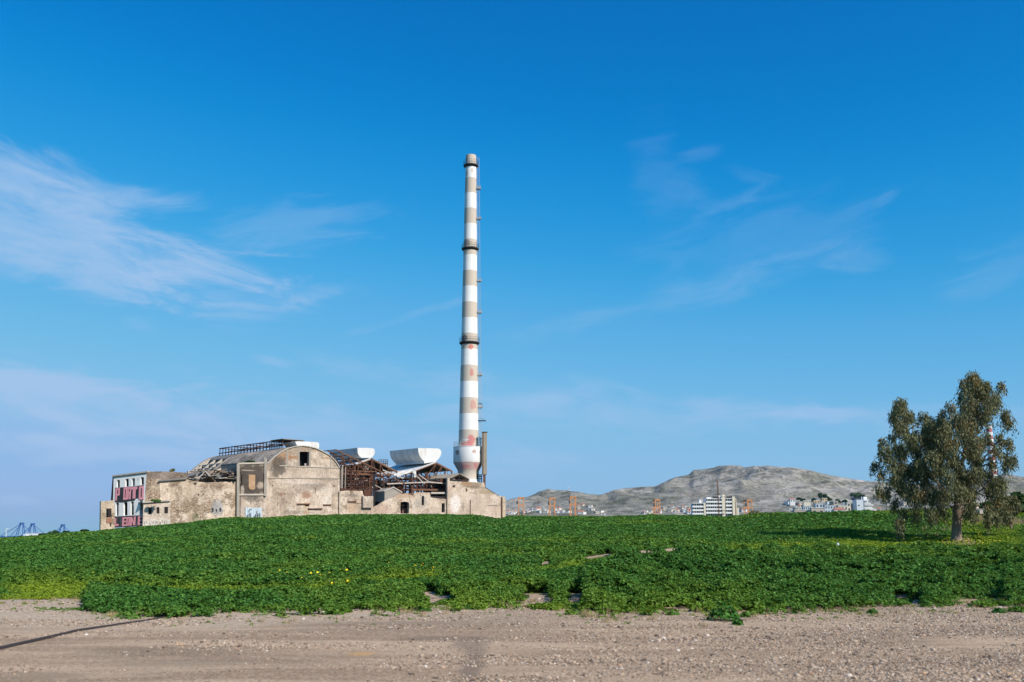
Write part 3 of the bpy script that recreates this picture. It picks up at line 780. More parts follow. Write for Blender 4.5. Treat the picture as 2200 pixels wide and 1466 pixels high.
# --- vaulted hall
vh = empty('vaulted_hall', base_of(fp(640, 1110)), 'big barrel vaulted hall with arched gable and black square opening', 'building')
ARCH = [(573.5, 996), (580.4, 989.8), (590.5, 981), (603.6, 971), (618, 963.6), (634, 959.3), (650, 958), (663, 959.3), (678, 963), (692.4, 969.5), (707, 978), (718.5, 988.4), (725.8, 998.5), (729.5, 1006)]
st = [stain(597, 1000, 13, 17, (.13, .115, .095), .85), stain(607, 982, 22, 10, ORG, .75), stain(594, 994, 10, 7, ORG, .75), stain(632, 983, 12, 4, ORG, .75), stain(658, 1064, 12, 9, (.30, .17, .11), .75), stain(603, 1062, 12, 4, (.27, .17, .11), .6), stain(660, 965, 24, 5, (.27, .20, .13), .55),
      stain(703, 985, 14, 3, ORG, .6), stain(675, 1045, 30, 9, GREY, .55), stain(612, 1040, 28, 10, (.55, .48, .38), .5), stain(640, 1037, 50, 3, (.62, .58, .52), .6), stain(705, 1055, 18, 12, (.60, .54, .45), .7), stain(705, 1075, 16, 13, (.62, .58, .50), .6), stain(668, 1098, 26, 8, (.60, .53, .44), .6),
      stain(716, 1075, 5, 22, (.30, .22, .14), .5), stain(660, 1027, 70, 2.0, (.33, .28, .22), .5), stain(640, 1101, 34, 4, GREY, .5), stain(658, 1095, 8, 16, (.42, .29, .17), .5), stain(630, 1015, 50, 10, (.47, .40, .32), .5), stain(720, 995, 10, 12, (.25, .20, .15), .6), stain(620, 972, 20, 6, (.29, .22, .15), .5), stain(598, 1002, 19, 25, (.12, .105, .085), .85), stain(690, 1012, 34, 7, (.44, .38, .31), .5), stain(590, 1075, 9, 30, (.36, .30, .23), .5), stain(700, 1030, 24, 5, (.30, .25, .2), .5), stain(645, 1050, 20, 12, (.38, .32, .26), .5)]
M['gable'] = ruin('gable_render', (.48, .40, .31), (.58, .50, .40), (.17, .14, .11), rubble=-.12, grime_amt=.42, stains=st, streak=.45)
wall('gable_wall', ARCH + [(730.5, 1140), (572.5, 1140)], 0, M['gable'], vh, [rect(643.2, 970.6, 664, 1001.5), rect(655.5, 1083.5, 664, 1088), rect(596, 1080, 597.2, 1087), rect(615, 1078, 617, 1080.5), rect(585, 1042, 587.5, 1045), rect(716, 1043, 719, 1046), rect(630, 1045, 631.4, 1047.5), rect(677, 1048, 678, 1062)], .6, jag=.25)
for (a, b_, hgt) in [((600, 1001), (727, 1005.2), .16), ((576, 1027.5), (730, 1028), .1)]:
    m = MB(); m.bar(fp(*a, -.05), fp(*b_, -.05), .14, hgt); m.build('string_course', M['concrete'], vh)
for (xx, y0, y1) in [(617, 966, 1001), (642, 960, 1001), (666, 961, 1002), (710, 983, 1004)]:
    m = MB(); m.bar(fp(xx, y0, -.04), fp(xx, y1, -.04), .26, .16); m.build('pilaster', M['concrete'], vh)
m = MB()
for i in range(len(ARCH) - 1): m.bar(fp(*ARCH[i], -.06), fp(*ARCH[i + 1], -.06), .3, .16)
m.build('arch_rim', M['concrete'], vh)
wall('opening_shade_sheet', rect(638, 964, 669, 1010), 2.2, M['roomshade'], vh, thick=.2)  # black sheet stands in for the shade behind the opening
for (x0, x1, y) in [(638, 666, 1083), (694.5, 712, 1084.8), (662, 692, 1093.5)]:
    m = MB(); m.bar(fp(x0, y, -.1), fp(x1, y, -.1), .3, .18); m.build('steel_lintel', M['rust2' if y < 1090 else 'rust'], vh)
m = MB(); m.tube([fp(655.6, 1001, .3), fp(655.6, 996, .3)], .2); m.build('pipe_stub', M['palesteel'], vh)
# vault shell: profile points pushed back along the axis
VL = 30.0
prof = fpl(ARCH, .3)
BROKEN0 = 19.5
MT = ruin('vault_shell', (.27, .24, .195), (.38, .33, .265), (.085, .08, .075), rubble=-.4, grime_amt=.85, streak=.7)
m = MB()
for i in range(len(prof) - 1):
    a, b_ = prof[i], prof[i + 1]; up = (b_ - a).cross(VD).normalized() * .22
    if up.z < 0: up = -up
    L1 = BROKEN0 if i < 6 else VL
    m.slab([a + VD * .3, b_ + VD * .3, b_ + VD * L1, a + VD * L1], -up)
m.build('vault_roof', MT, vh)
m = MB()       # broken far bays: ribs and a remaining crown strip
for i in range(3, 6):
    a, b_ = prof[i], prof[i + 1]; up = Vector((0, 0, .22))
    m.slab([a + VD * (BROKEN0 + .1 + (i % 2) * 2), b_ + VD * (BROKEN0 + .1), b_ + VD * VL, a + VD * (VL - (5 - i) * 1.2)], -up)
m.build('broken_shell', M['tar'], vh)
for L in (BROKEN0 + .5, 22.5, 25.5, 28.5, VL):
    m = MB()
    for i in range(len(prof) - 1): m.bar(prof[i] + VD * L - Vector((0, 0, .3)), prof[i + 1] + VD * L - Vector((0, 0, .3)), .45, .45)
    m.build('concrete_rib', M['concrete'], vh)
for j in (1, 2, 4):
    m = MB(); m.bar(prof[j] + VD * BROKEN0 - Vector((0, 0, .25)), prof[j] + VD * VL - Vector((0, 0, .25)), .25, .25); m.build('concrete_purlin', M['concrete'], vh)
pL = prof[0]
m = MB(); m.slab([pL + VD * .4, pL + VD * VL, Vector((*(pL + VD * VL).xy, 0)), Vector((*(pL + VD * .4).xy, 0))], UD * .5); m.build('side_wall', M['hallstone'], vh)
m = MB(); m.slab([p + VD * (VL + .3) for p in prof] + [Vector((*(prof[-1] + VD * (VL + .3)).xy, 0)), Vector((*(prof[0] + VD * (VL + .3)).xy, 0))], VD * .5); m.build('back_gable', M['hallstone'], vh)
pR = prof[-1]
m = MB(); m.slab([pR + VD * .4, pR + VD * VL, Vector((*(pR + VD * VL).xy, 0)), Vector((*(pR + VD * .4).xy, 0))], UD * -.5); m.build('side_wall', M['hallstone'], vh)
# ridge lantern: open steel frame and one remaining white end
cr = fp(650, 958, .3); lw = 2.1; lz0, lz1 = cr.z - .1, cr.z + 1.15
fr = MB()


def lpt(s_, L, z): return Vector((cr.x, cr.y, 0)) + UD * s_ + VD * L + Vector((0, 0, z))


for s_ in (-lw, lw):
    for z in (lz1, lz0 + .25): fr.bar(lpt(s_, 3.4, z), lpt(s_, 28.5, z), .16)
    L = 3.4
    while L < 28.6:
        fr.bar(lpt(s_, L, lz0 - .3), lpt(s_, L, lz1), .13); L += 1.25 if L > 8 else .6
for L in (3.4, 8, 13, 18, 23, 28.5):
    fr.bar(lpt(-lw, L, lz1), lpt(lw, L, lz1), .14); fr.bar(lpt(-lw, L, lz0 + .2), lpt(lw, L, lz1), .1)
lant = fr.build('lantern', M['rust'], vh)
tp = MB(); tp.slab([lpt(-lw - .3, 3.0, lz1 + .1), lpt(lw + .2, 3.0, lz1 + .1), lpt(lw + .2, 9, lz1 + .1), lpt(-lw - .3, 7.5, lz1 + .1)], Vector((0, 0, .12))); tp.build('lantern_cover', M['tar'], lant)


def monitor(parent, endpts, v, L, mats=('whitesheet', 'greysheet')):
    """bowl sided roof ventilator: end outline in pixels on the plane v, pushed back by L"""
    e_ = fpl(endpts, v); n_ = len(e_)
    m = MB()
    for i in range(n_):
        a, b_ = e_[i], e_[(i + 1) % n_]
        m.add([a + VD * .12, b_ + VD * .12, b_ + VD * L, a + VD * L], [(0, 1, 2, 3)])
    m.slab([p + VD * L for p in e_], VD * .1)
    root = m.build('roof_monitor', M['whitesheet2'], parent)
    m = MB(); m.slab(e_, VD * .12); m.build('end_panel', M['whitesheet'], root)
    m = MB()
    k = 1.5
    while k < L:
        for i in range(n_): m.bar(e_[i] + VD * k, e_[(i + 1) % n_] + VD * k, .07)
        k += 2.2
    m.build('seam', M['greysheet'], root)
    return root


M['whitesheet2'] = simple('weathered_white_sheet', (.66, .65, .62), .7, .14, .7, dirt=(.36, .30, .25), dirt_amt=.7)
monitor(vh, [(634, 949), (640, 948.3), (681, 950.3), (685.4, 952.5), (685.6, 962), (683, 966), (672, 965), (640, 961)], 1.5, 4.0)

# front block with smoke stains
M['block'] = ruin('block_render', (.43, .36, .28), (.50, .43, .35), DARK, rubble=-.15, grime_amt=.5,
                  stains=[stain(541, 1031, 40, 48, (.062, .055, .047), .92, -2), stain(541, 1072, 26, 8, GREY, .5, -2), stain(560, 1043, 9, 8, (.45, .38, .3), .8, -2), stain(533, 1011, 16, 1.6, (.45, .4, .33), .6, -2), stain(520, 1055, 5, 12, (.48, .42, .35), .7, -2), stain(525, 1095, 14, 10, (.5, .44, .38), .6, -2)])
wall('block_front', [(513.5, 994.5), (573.2, 992.8), (572.6, 1140), (512.2, 1140)], -2.0, M['block'], vh, [rect(515.6, 1020, 520.4, 1041.5)], .5)
q = fp(513.5, 994.5, -2.0); q2 = fp(512.2, 1140, -2.0)
hole = None
m = MB(); m.slab([q, q + VD * 6.5, Vector((*(q2 + VD * 6.5).xy, 1)), Vector((*q2.xy, 1))], UD * .45); m.build('block_side', M['block'], vh)
c0 = q + VD * 3.2 - Vector((0, 0, 2.3)) - UD * .03
m = MB(); m.slab([c0, c0 + VD * 1.2, c0 + VD * 1.2 - Vector((0, 0, .9)), c0 - Vector((0, 0, .9))], UD * .03); m.build('side_opening_shade_sheet', M['roomshade'], vh)  # dark sheet on the wall stands in for a shaded opening
q3 = fp(573.2, 992.8, -2.0)
m = MB(); m.slab([q, q3, q3 + VD * 6.5, q + VD * 6.5], Vector((0, 0, -.3))); m.build('block_roof', M['tar'], vh)
for (a, b_, tt) in [((511.8, 996), (511.3, 1140), .36), ((570.6, 984), (570, 1066), .36)]:
    m = MB(); m.bar(fp(*a, -2.2), fp(*b_, -2.2), tt, .4); m.build('corner_pillar', M['palestone' if 0 else 'concrete'], vh)
for (a, b_) in [((512, 996.5), (571, 994.6)), ((513, 1063), (571, 1063))]:
    m = MB(); m.bar(fp(*a, -2.06), fp(*b_, -2.06), .2, .28); m.build('ring_beam', M['concrete'], vh)
m = MB(); m.slab(fpl([(534.6, 1020), (548.4, 1020.4), (548.2, 1050), (544, 1052.5), (536, 1051), (534.4, 1046)], -2.04), VD * .04); m.build('brick_infill', M['brick'], vh)
m = MB(); m.slab(fpl(rect(526.8, 1091, 562.5, 1116), -2.12), VD * .08); g0 = m.build('sheet_gate', M['bluesheet'], vh)
for k in range(9):
    x = 528 + k * 4.1
    m = MB(); m.bar(fp(x, 1091, -2.16), fp(x, 1116, -2.16), .06); m.build('sheet_rib', M['bluesheet'], g0)
for (x0, y0, x1, y1) in [(535, 1095, 536, 1101), (537, 1094, 541, 1095), (535, 1103, 536, 1111), (538, 1102, 539, 1111), (531, 1106, 532.5, 1113), (546, 1108, 552, 1109), (549, 1105, 550, 1110), (553, 1104, 554.2, 1111), (556, 1103, 558, 1104.2), (555.5, 1107, 558.5, 1108), (558, 1103.5, 559, 1110), (552, 1097, 553, 1104)]:
    m = MB(); m.slab(fpl(rect(x0, y0, x1, y1), -2.3), VD * .03); m.build('graffiti_stroke', M['black'], g0)

# --- low walls in front of the sheds
bw = empty('boundary_wall', base_of(fp(850, 1108, -.4)), 'low broken plaster wall with an arched doorway before the rusty frames', 'wall')
M['lowwall'] = ruin('low_wall', (.50, .41, .315), (.58, .50, .40), (.17, .13, .09), rubble=.0, grime_amt=.45,
                    stains=[stain(820, 1093, 16, 12, (.50, .38, .29), .6, -.4), stain(860, 1065, 28, 6, (.42, .30, .19), .6, -.4), stain(905, 1082, 16, 14, (.40, .38, .33), .6, -.4), stain(755, 1065, 24, 5, (.26, .23, .19), .6, -.4), stain(765, 1082, 18, 2, (.2, .13, .09), .7, -.4), stain(756, 1092, 14, 12, (.47, .33, .2), .5, -.4),
                            stain(840, 1098, 30, 8, (.52, .41, .33), .5, -.4), stain(945, 1098, 20, 8, (.52, .46, .38), .5, -.4)])
wall('wall', [(729, 1056), (745, 1054.5), (779, 1055), (780, 1062), (802, 1091), (815, 1084), (831, 1074), (846, 1069), (852, 1064.5), (858, 1061.5), (866, 1062.5), (875, 1060), (883, 1064), (888, 1066), (890, 1059), (899, 1058), (924, 1058.6), (925, 1069), (945, 1072), (970, 1072), (970, 1140), (729, 1140)], -.4,
     M['lowwall'], bw, [[(860.5, 1081), (863, 1078.8), (869, 1078), (876, 1078.8), (879, 1081), (879, 1103.5), (860.5, 1103.5)], rect(906, 1065.5, 911.3, 1085.8), rect(949, 1081.6, 955.7, 1101)], .5)
wall('inner_wall', [(806, 1074), (968, 1074), (968, 1140), (806, 1140)], 5.5, M['roomshade'], bw, jag=0)
m = MB(); m.slab(fpl([(780.3, 1066.5), (802, 1066.5), (801.7, 1091), (780.4, 1091)], -1.0), VD * 1.6); m.build('pier', M['annex'], bw)
for (x0, x1, y) in [(747, 765, 1078), (898, 935, 1105)]:
    m = MB(); m.bar(fp(x0, y, -.45), fp(x1, y, -.45), .25, .16); m.build('steel_lintel', M['rust'], bw)
m = MB(); m.slab(fpl([(864, 1103), (865, 1097), (869, 1094), (874, 1093.5), (879, 1095), (879, 1104)], 1.2), VD * 1.0); m.build('rubble_heap', M['rustred'], bw)

# --- steel sheds
random.seed(21)


def shed(name, label, v0, L, apex, eaveL, eaveR, footy, cols_px, mon, bays):
    root = empty(name, base_of(fp(apex[0], 1100, v0)), label, 'shed', 'rusty steel sheds behind the low wall')
    a, l, r_ = fp(*apex, v0), fp(*eaveL, v0), fp(*eaveR, v0)
    back = VD * L
    nl = (l - a).cross(VD).normalized() * .12
    m = MB(); m.slab([a, l, l + back, a + back], Vector((0, 0, -.12))); m.build('roof_slope', M['whitesheet'], root)
    m = MB(); m.slab([a + UD * .05, r_, r_ + back, a + back + UD * .05], Vector((0, 0, -.12))); m.build('roof_slope', M['tar'], root)
    for k in range(bays):
        o_ = VD * (k * L / max(1, bays - 1) + .1); tz = min(l.z, r_.z) - .9
        m = MB(); dn = Vector((0, 0, -.25))
        m.bar(a + o_ + dn, l + o_ + dn, .22); m.bar(a + o_ + dn, r_ + o_ + dn, .22)
        lb, rb = Vector((l.x, l.y, tz)) + o_, Vector((r_.x, r_.y, tz)) + o_
        m.bar(lb, rb, .16); m.bar(l + o_ + dn, lb, .16); m.bar(r_ + o_ + dn, rb, .16)
        for t in (.2, .4, .6, .8):
            bp_ = lb.lerp(rb, t); tt = (l.lerp(a, (t / ((a - l).length / ((r_ - l).length + 1e-6)))) if t < .38 else a.lerp(r_, (t - .38) / .62)) + o_ + dn
            m.bar(bp_, tt, .12); m.bar(lb.lerp(rb, t + .12), tt, .09)
        m.build('roof_truss', M['rust' if k else 'rust2'], root)
    for px in cols_px:
        for k in range(2):
            m = MB(); t0 = fp(px, footy[0], v0 + k * 7 + random.uniform(0, 1)); m.bar(t0, Vector((t0.x, t0.y, 3)), random.uniform(.16, .3)); m.build('column', M[random.choice(['rust', 'rust2', 'rust', 'darksteel'])], root)
    monitor(root, mon, v0 + .6, 9.9)
    return root


shA = shed('steel_shed', 'rusty steel shed with white ventilator nearest the vaulted hall', 6.0, 16.0, (798.5, 984.4), (764, 998), (852, 1011.5), (1012, 0), [766, 782, 800, 817, 834, 852],
           [(768, 962.4), (790, 962.7), (801, 963.6), (804.4, 966), (805.7, 970), (805.2, 974.5), (803, 979), (798.5, 984), (776.5, 983.8), (772.6, 980.6), (770, 977), (768.4, 972)], 4)
shB = shed('steel_shed', 'rusty steel shed with larger white ventilator nearest the chimney', 6.0, 18.0, (937, 992.8), (871, 1018), (972, 1011), (1014, 0), [872, 884, 900, 918, 937, 955, 970],
           [(898, 963), (925, 963.4), (942, 964), (946.4, 967), (948.2, 971), (948, 976), (945.6, 981.6), (941.5, 987), (936, 992.5), (911.4, 996), (911.2, 991.4), (907, 987.4), (903.4, 982.8), (900.4, 977), (898.6, 970)], 4)
# roofless skeleton in front of the first shed
sk = empty('steel_skeleton', base_of(fp(765, 1100, 3)), 'roofless rust brown steel frame leaning against the vaulted hall', 'steel frame')
rid = fp(706, 967, 14); 
RAFT = [((700, 967.5), (712, 967.2), 14), ((712, 967.2), (796, 1010), 3.0)]
for k, vv in enumerate((1.5, 4.5, 8.0, 11.5)):
    m = MB()
    sh_ = Vector((0, 0, 0))
    a = fp(712, 967.5, 3.0) + VD * (vv - 3); b_ = fp(800, 1010, 3.0) + VD * (vv - 3); c_ = fp(860, 1040, 3.0) + VD * (vv - 3)
    m.bar(a, b_, .2); m.bar(b_, c_ if k < 2 else b_ + UD * .1, .16)
    lo = Vector((a.x, a.y, b_.z - .5)); m.bar(lo, b_ - Vector((0, 0, .4)), .16)
    for t in (.15, .35, .55, .75):
        m.bar(a.lerp(b_, t), lo.lerp(b_, min(1, t + .12)), .1); m.bar(a.lerp(b_, t), lo.lerp(b_, t), .1)
    m.build('roof_truss', M[('rust2', 'rust', 'rust', 'rust')[k]], sk)
for t in np.linspace(0, 1, 8):
    a = fp(712, 967.5, 3.0).lerp(fp(800, 1010, 3.0), float(t))
    m = MB(); m.bar(a - VD * 1.5, a + VD * 11, .12); m.build('purlin', M['rust'], sk)
for px in np.arange(733, 800, 4.8):
    for vv in (1.2, 9.5):
        x = px + random.uniform(-1.5, 1.5); t0 = fp(x, np.interp(x, [712, 800], [968, 1010]) + 22 + random.uniform(-6, 6), vv)
        m = MB(); m.bar(t0, Vector((t0.x, t0.y, fp(x, 1060, vv).z)), random.choice([.09, .12, .17])); m.build('column', M[random.choice(['rust', 'rust', 'rust2', 'palesteel', 'rust'])], sk)
for y in (1019, 1026, 1032, 1039, 1046, 1051):
    for vv in (1.4, 7.0):
        m = MB(); m.bar(fp(731, y + random.uniform(-1, 1), vv), fp(random.uniform(780, 806), y + random.uniform(-1, 3), vv), random.choice([.10, .14, .2])); m.build('girder', M[random.choice(['rust', 'rust', 'rust2', 'darksteel'])], sk)
m = MB(); m.bar(fp(731, 1052.5, .9), fp(783, 1055.5, .9), .3, .55); m.build('girder', M['rust'], sk)
m = MB(); m.slab(fpl(rect(782, 1053, 797, 1066.5), 0), VD * 3); m.build('hopper', M['rust'], sk)
for (x, y0, y1, t_) in [(796.5, 1009, 1066, .28), (803.5, 1000, 1090, .42), (798, 984, 1060, .2)]:
    m = MB(); m.bar(fp(x, y0, 2.0), fp(x, y1, 2.0), t_); m.build('column', M['rust' if x < 800 else 'darksteel'], sk)
m = MB(); m.slab(fpl([(780, 993.5), (792, 991), (792, 1014), (780, 1014)], 7.5), VD * .1); m.build('hanging_sheet', M['greysheet'], sk)
wall('inner_wall', [(728, 1016), (745, 1014), (770, 1020), (800, 1018), (800, 1075), (728, 1075)], 13.5, M['roomshade'], sk)
for k in range(26):
    x, y = random.uniform(733, 795), random.uniform(1022, 1050); vv = random.uniform(10.5, 13)
    m = MB(); m.slab(fpl(rect(x, y, x + random.uniform(1.2, 3.2), y + random.uniform(1.5, 8)), vv), VD * .1); m.build('broken_panel', M[random.choice(['palesteel', 'beige', 'ochre', 'bluesheet', 'palesteel'])], sk)

# middle skeleton between the sheds
sk2 = empty('steel_skeleton', base_of(fp(880, 1100, 3)), 'tangle of rusty posts and decks below the larger white ventilator', 'steel frame')
for k in range(64):
    x = random.uniform(806, 962); vv = random.uniform(1.5, 14)
    y0 = np.interp(x, [806, 835, 870, 905, 962], [1018, 1020, 1020, 1012, 1026]) + random.uniform(0, 14)
    y1 = 1072 if x < 892 else 1066
    m = MB(); m.bar(fp(x, y0, vv), fp(x + random.uniform(-.5, .5), y1, vv), random.choice([.14, .18, .22, .3])); m.build('column', M[random.choice(['rust', 'rust', 'darksteel', 'rust2', 'rust'])], sk2)
for k in range(26):
    x0 = random.uniform(806, 900); x1 = x0 + random.uniform(25, 70); vv = random.uniform(1.5, 14); y = random.choice([1022, 1030, 1040, 1048, 1052, 1060]) + random.uniform(-2, 2)
    m = MB(); m.bar(fp(x0, y, vv), fp(min(x1, 964), y - random.uniform(-1, 2), vv), random.choice([.14, .2, .35])); m.build('girder', M[random.choice(['rust', 'rust', 'darksteel', 'rust2'])], sk2)
for (a, b_, mt, t_) in [((831, 1040), (921, 1036), 'palesteel', .22), ((921, 1036), (967, 1040), 'palesteel', .25), ((884, 1013), (912, 1040), 'palesteel', .16), ((900, 1020), (922, 1036), 'palesteel', .16), ((822, 1010), (866, 1028), 'palesteel', .2), ((845, 1021), (868, 1016), 'whitesheet', .4), ((852, 1024), (884, 1010), 'whitesheet', .35)]:
    m = MB(); m.bar(fp(*a, 1.6), fp(*b_, 1.6), t_); m.build('pipe', M[mt], sk2)
m = MB(); m.slab(fpl([(846, 1018), (868, 1012), (890, 1008), (886, 1014), (868, 1019.5), (850, 1022)], 9), VD * .1); m.build('torn_sheet', M['whitesheet'], sk2)
m = MB(); m.slab(fpl([(888, 1013), (894, 1012), (894, 1026), (890, 1026)], 3), VD * .1); m.build('torn_sheet', M['whitesheet'], sk2)
m = MB(); p = fpl([(924, 1066), (968, 1068.5)], 0); m.slab([p[0], p[1], p[1] + VD * 6, p[0] + VD * 6], Vector((0, 0, -.7))); m.build('deck', M['darksteel'], sk2)
m = MB(); p = fpl([(925, 1059.5), (968, 1059.5)], .2); m.bar(p[0], p[1], .35); m.build('girder', M['palesteel'], sk2)
wall('inner_wall', [(806, 1030), (835, 1034), (868, 1040), (868, 1080), (806, 1095)], 15, M['roomshade'], sk2)
wall('inner_wall', [(920, 1036), (965, 1034), (965, 1070), (920, 1070)], 7, M['roomshade'], sk2)
for k in range(24):
    x, y = random.uniform(808, 870), random.uniform(1026, 1056); vv = random.uniform(12, 14.5)
    if k > 14: x, y, vv = random.uniform(926, 960), random.uniform(1042, 1062), 5
    m = MB(); m.slab(fpl(rect(x, y, x + random.uniform(1.5, 6), y + random.uniform(1.5, 6)), vv), VD * .1); m.build('broken_panel', M[random.choice(['palesteel', 'beige', 'rust2', 'concrete', 'rust2'])], sk2)
wall('mound', [(925, 1062), (932, 1052), (945, 1049), (958, 1053), (964, 1062)], 4.5, M['rustred'], sk2, thick=1.5)

random.seed(91)
for k in range(60):
    x, y = random.uniform(734, 800), random.uniform(1004, 1052); vv = random.uniform(2, 12); l_ = random.uniform(6, 22); an = random.choice([random.uniform(-.2, .2), random.uniform(.3, .9), random.uniform(-.9, -.3)])
    y = max(y, np.interp(x, [712, 800], [972, 1012]) + 6)
    m = MB(); m.bar(fp(x - l_ / 2, y - l_ / 2 * an, vv), fp(x + l_ / 2, y + l_ / 2 * an, vv), random.choice([.08, .12, .18])); m.build('brace', M[random.choice(['rust', 'darksteel', 'rust', 'rust2', 'palesteel'])], sk)
for k in range(80):
    x, y = random.uniform(806, 960), random.uniform(1020, 1064); vv = random.uniform(2, 13); l_ = random.uniform(6, 26); an = random.choice([random.uniform(-.2, .2), random.uniform(.3, .9), random.uniform(-.9, -.3)])
    m = MB(); m.bar(fp(x - l_ / 2, y - l_ / 2 * an, vv), fp(min(x + l_ / 2, 966), y + l_ / 2 * an, vv), random.choice([.08, .12, .2])); m.build('brace', M[random.choice(['rust', 'darksteel', 'darksteel', 'rust', 'rust2', 'palesteel'])], sk2)

# catwalk railing on the roofs
cw = empty('roof_catwalk', fp(822, 1000, 14), 'small railed catwalk on the roofs between the two white ventilators', 'catwalk')
m = MB()
for y in (988, 991.5, 995): m.bar(fp(814, y, 14), fp(833, y, 14), .1)
for x in (814, 819, 824, 829, 833): m.bar(fp(x, 987.5, 14), fp(x, 1000, 14), .1)
m.build('railing', M['darksteel'], cw)
m = MB(); m.slab(fpl(rect(824, 996, 832, 1012), 14.2), VD * 2); m.build('cabin', M['beige'], cw)

# corrugated hut
hut = empty('corrugated_hut', base_of(fp(843, 1075, .3)), 'small grey corrugated hut with pitched top behind the sloping wall', 'hut')
pts = [(826.4, 1055.6), (844.5, 1047.6), (863, 1058), (863, 1066), (826.4, 1078)]
m = MB(); m.slab(fpl(pts, .4), VD * 3.5); m.build('cladding', M['greysheet'], hut)
m = MB()
for x in np.arange(828, 863, 2.3): m.bar(fp(x, np.interp(x, [826.4, 844.5, 863], [1056, 1048, 1058.4]), .36), fp(x, np.interp(x, [826, 863], [1077, 1066]), .36), .07)
m.build('corrugation', M['greysheet'], hut)
m = MB(); m.bar(fp(845, 1047.2, .3), fp(825, 1056.2, .3), .2); m.bar(fp(845, 1047.2, .3), fp(864, 1058.4, .3), .2); m.build('verge', M['palesteel'], hut)

# --- gable house at the right end
gh = empty('gabled_factory_end', base_of(fp(1030, 1110, -.8)), 'pale plastered factory end wall below the chimney with round hole', 'building')
v = -.8
M['endwall'] = ruin('end_wall_render', (.51, .42, .33), (.58, .495, .40), (.17, .13, .09), rubble=-.13, grime_amt=.35,
                    stains=[stain(1015, 1042, 26, 7, (.24, .19, .13), .75, v), stain(1045, 1057, 26, 6, (.30, .25, .15), .7, v), stain(1003, 1040, 14, 6, (.36, .24, .14), .7, v), stain(979, 1083, 11.5, 22, (.74, .70, .65), .95, v), stain(1030, 1085, 30, 20, (.52, .43, .355), .6, v), stain(1056, 1093, 6, 8, (.56, .45, .38), .8, v), stain(1030, 1048, 40, 3, (.15, .12, .08), .5, v)])
c = (1001, 1053.7); rh = [(c[0] + 3.6 * math.cos(t * math.pi / 8), c[1] + 4.4 * math.sin(t * math.pi / 8)) for t in range(16)]
wall('wall', [(961.5, 1027.8), (968, 1026.6), (984, 1032), (992, 1033.5), (1006, 1034.5), (1027, 1036.5), (1040, 1037.5), (1042.5, 1046.5), (1056, 1055), (1072, 1065), (1079, 1066.5), (1079.4, 1140), (961, 1140)], v, M['endwall'], gh, [rh, rect(972.5, 1043, 978, 1047.5)], .5)
m = MB(); m.slab(fpl([(1079.6, 1068), (1084, 1066.5), (1086.5, 1070.5), (1086.5, 1140), (1079.4, 1140)], v - .25), VD * 1.0); m.build('corner_quoin', M['palestone'], gh)
m = MB(); m.bar(fp(1077.6, 1068, v - .12), fp(1077.4, 1118, v - .12), .14); m.build('drainpipe', M['rust2'], gh)
m = MB(); m.bar(fp(1010.6, 1074, v - .08), fp(1010.4, 1106, v - .08), .12); m.build('drainpipe', M['darksteel'], gh)
for (x0, y0, x1, y1) in [(1048, 1085.4, 1071, 1085.8), (993, 1087, 1000, 1087), (993, 1090, 1000, 1090), (996, 1080, 996, 1097), (1010, 1058.5, 1024, 1058.7)]:
    m = MB(); m.bar(fp(x0, y0, v - .06), fp(x1, y1, v - .06), .12); m.build('wall_bracket', M['concrete'], gh)
m = MB(); q0, q1, q2 = fp(1042.5, 1046.5, v), fp(1072, 1065, v), fp(1086.5, 1070, v)
m.slab([q0, q1, q1 + VD * 12, q0 + VD * 12], Vector((0, 0, -.25))); m.build('roof_slope', M['tar'], gh)
m = MB(); q = fp(1086.5, 1071, v); m.slab([q + VD * .9, q + VD * 12, Vector((*(q + VD * 12).xy, 2)), Vector((*(q + VD * .9).xy, 2))], UD * -.5); m.build('side_wall', M['endwall'], gh)
m = MB(); m.slab([fp(963, 1036, 3), fp(1075, 1066, 3), fp(1075, 1130, 3), fp(963, 1130, 3)], VD * .3); m.build('inner_wall', M['beige'], gh)
# pitched tan roof on its left
pr = gh
ap, el_, er_ = fp(988, 1016.8, -1.0), fp(968, 1026.4, -1.0), fp(1008, 1028.5, -1.0)
m = MB(); m.slab([ap, el_, el_ + VD * 8.6, ap + VD * 8.6], Vector((0, 0, -.15))); m.build('roof_slope', M['tansheet'], pr)
m = MB(); m.slab([ap + UD * .03, er_, er_ + VD * 8.6, ap + VD * 8.6 + UD * .03], Vector((0, 0, -.15))); m.build('roof_slope', M['tansheet'], pr)
m = MB(); m.bar(ap - Vector((0, 0, .3)), el_ - Vector((0, 0, .3)), .18); m.bar(ap - Vector((0, 0, .3)), er_ - Vector((0, 0, .3)), .18); m.bar(el_ - Vector((0, 0, .4)), er_ - Vector((0, 0, .4)), .16); m.bar(ap, fp(987, 1034, -1), .16); m.build('gable_truss', M['darksteel'], pr)
m = MB(); m.slab([fp(945, 1028, 1.5), fp(1006, 1030, 1.5), fp(1006, 1040, 1.5), fp(945, 1036, 1.5)], VD * .2); m.build('louvre_band', M['rust'], pr)

# ------------------------------------------------------------------ chimney
CD = 226.0


def zy(py, px=1004, Y=CD): return at(px, py, Y).z


cpos = at(1003.5, 1050, CD); cpos = Vector((cpos.x + .25, CD, 0))


def wpx(w_, py):    # pixel width to radius at the chimney
    d = ray(1004, py); return w_ / 2 / F * (CD / d.y)


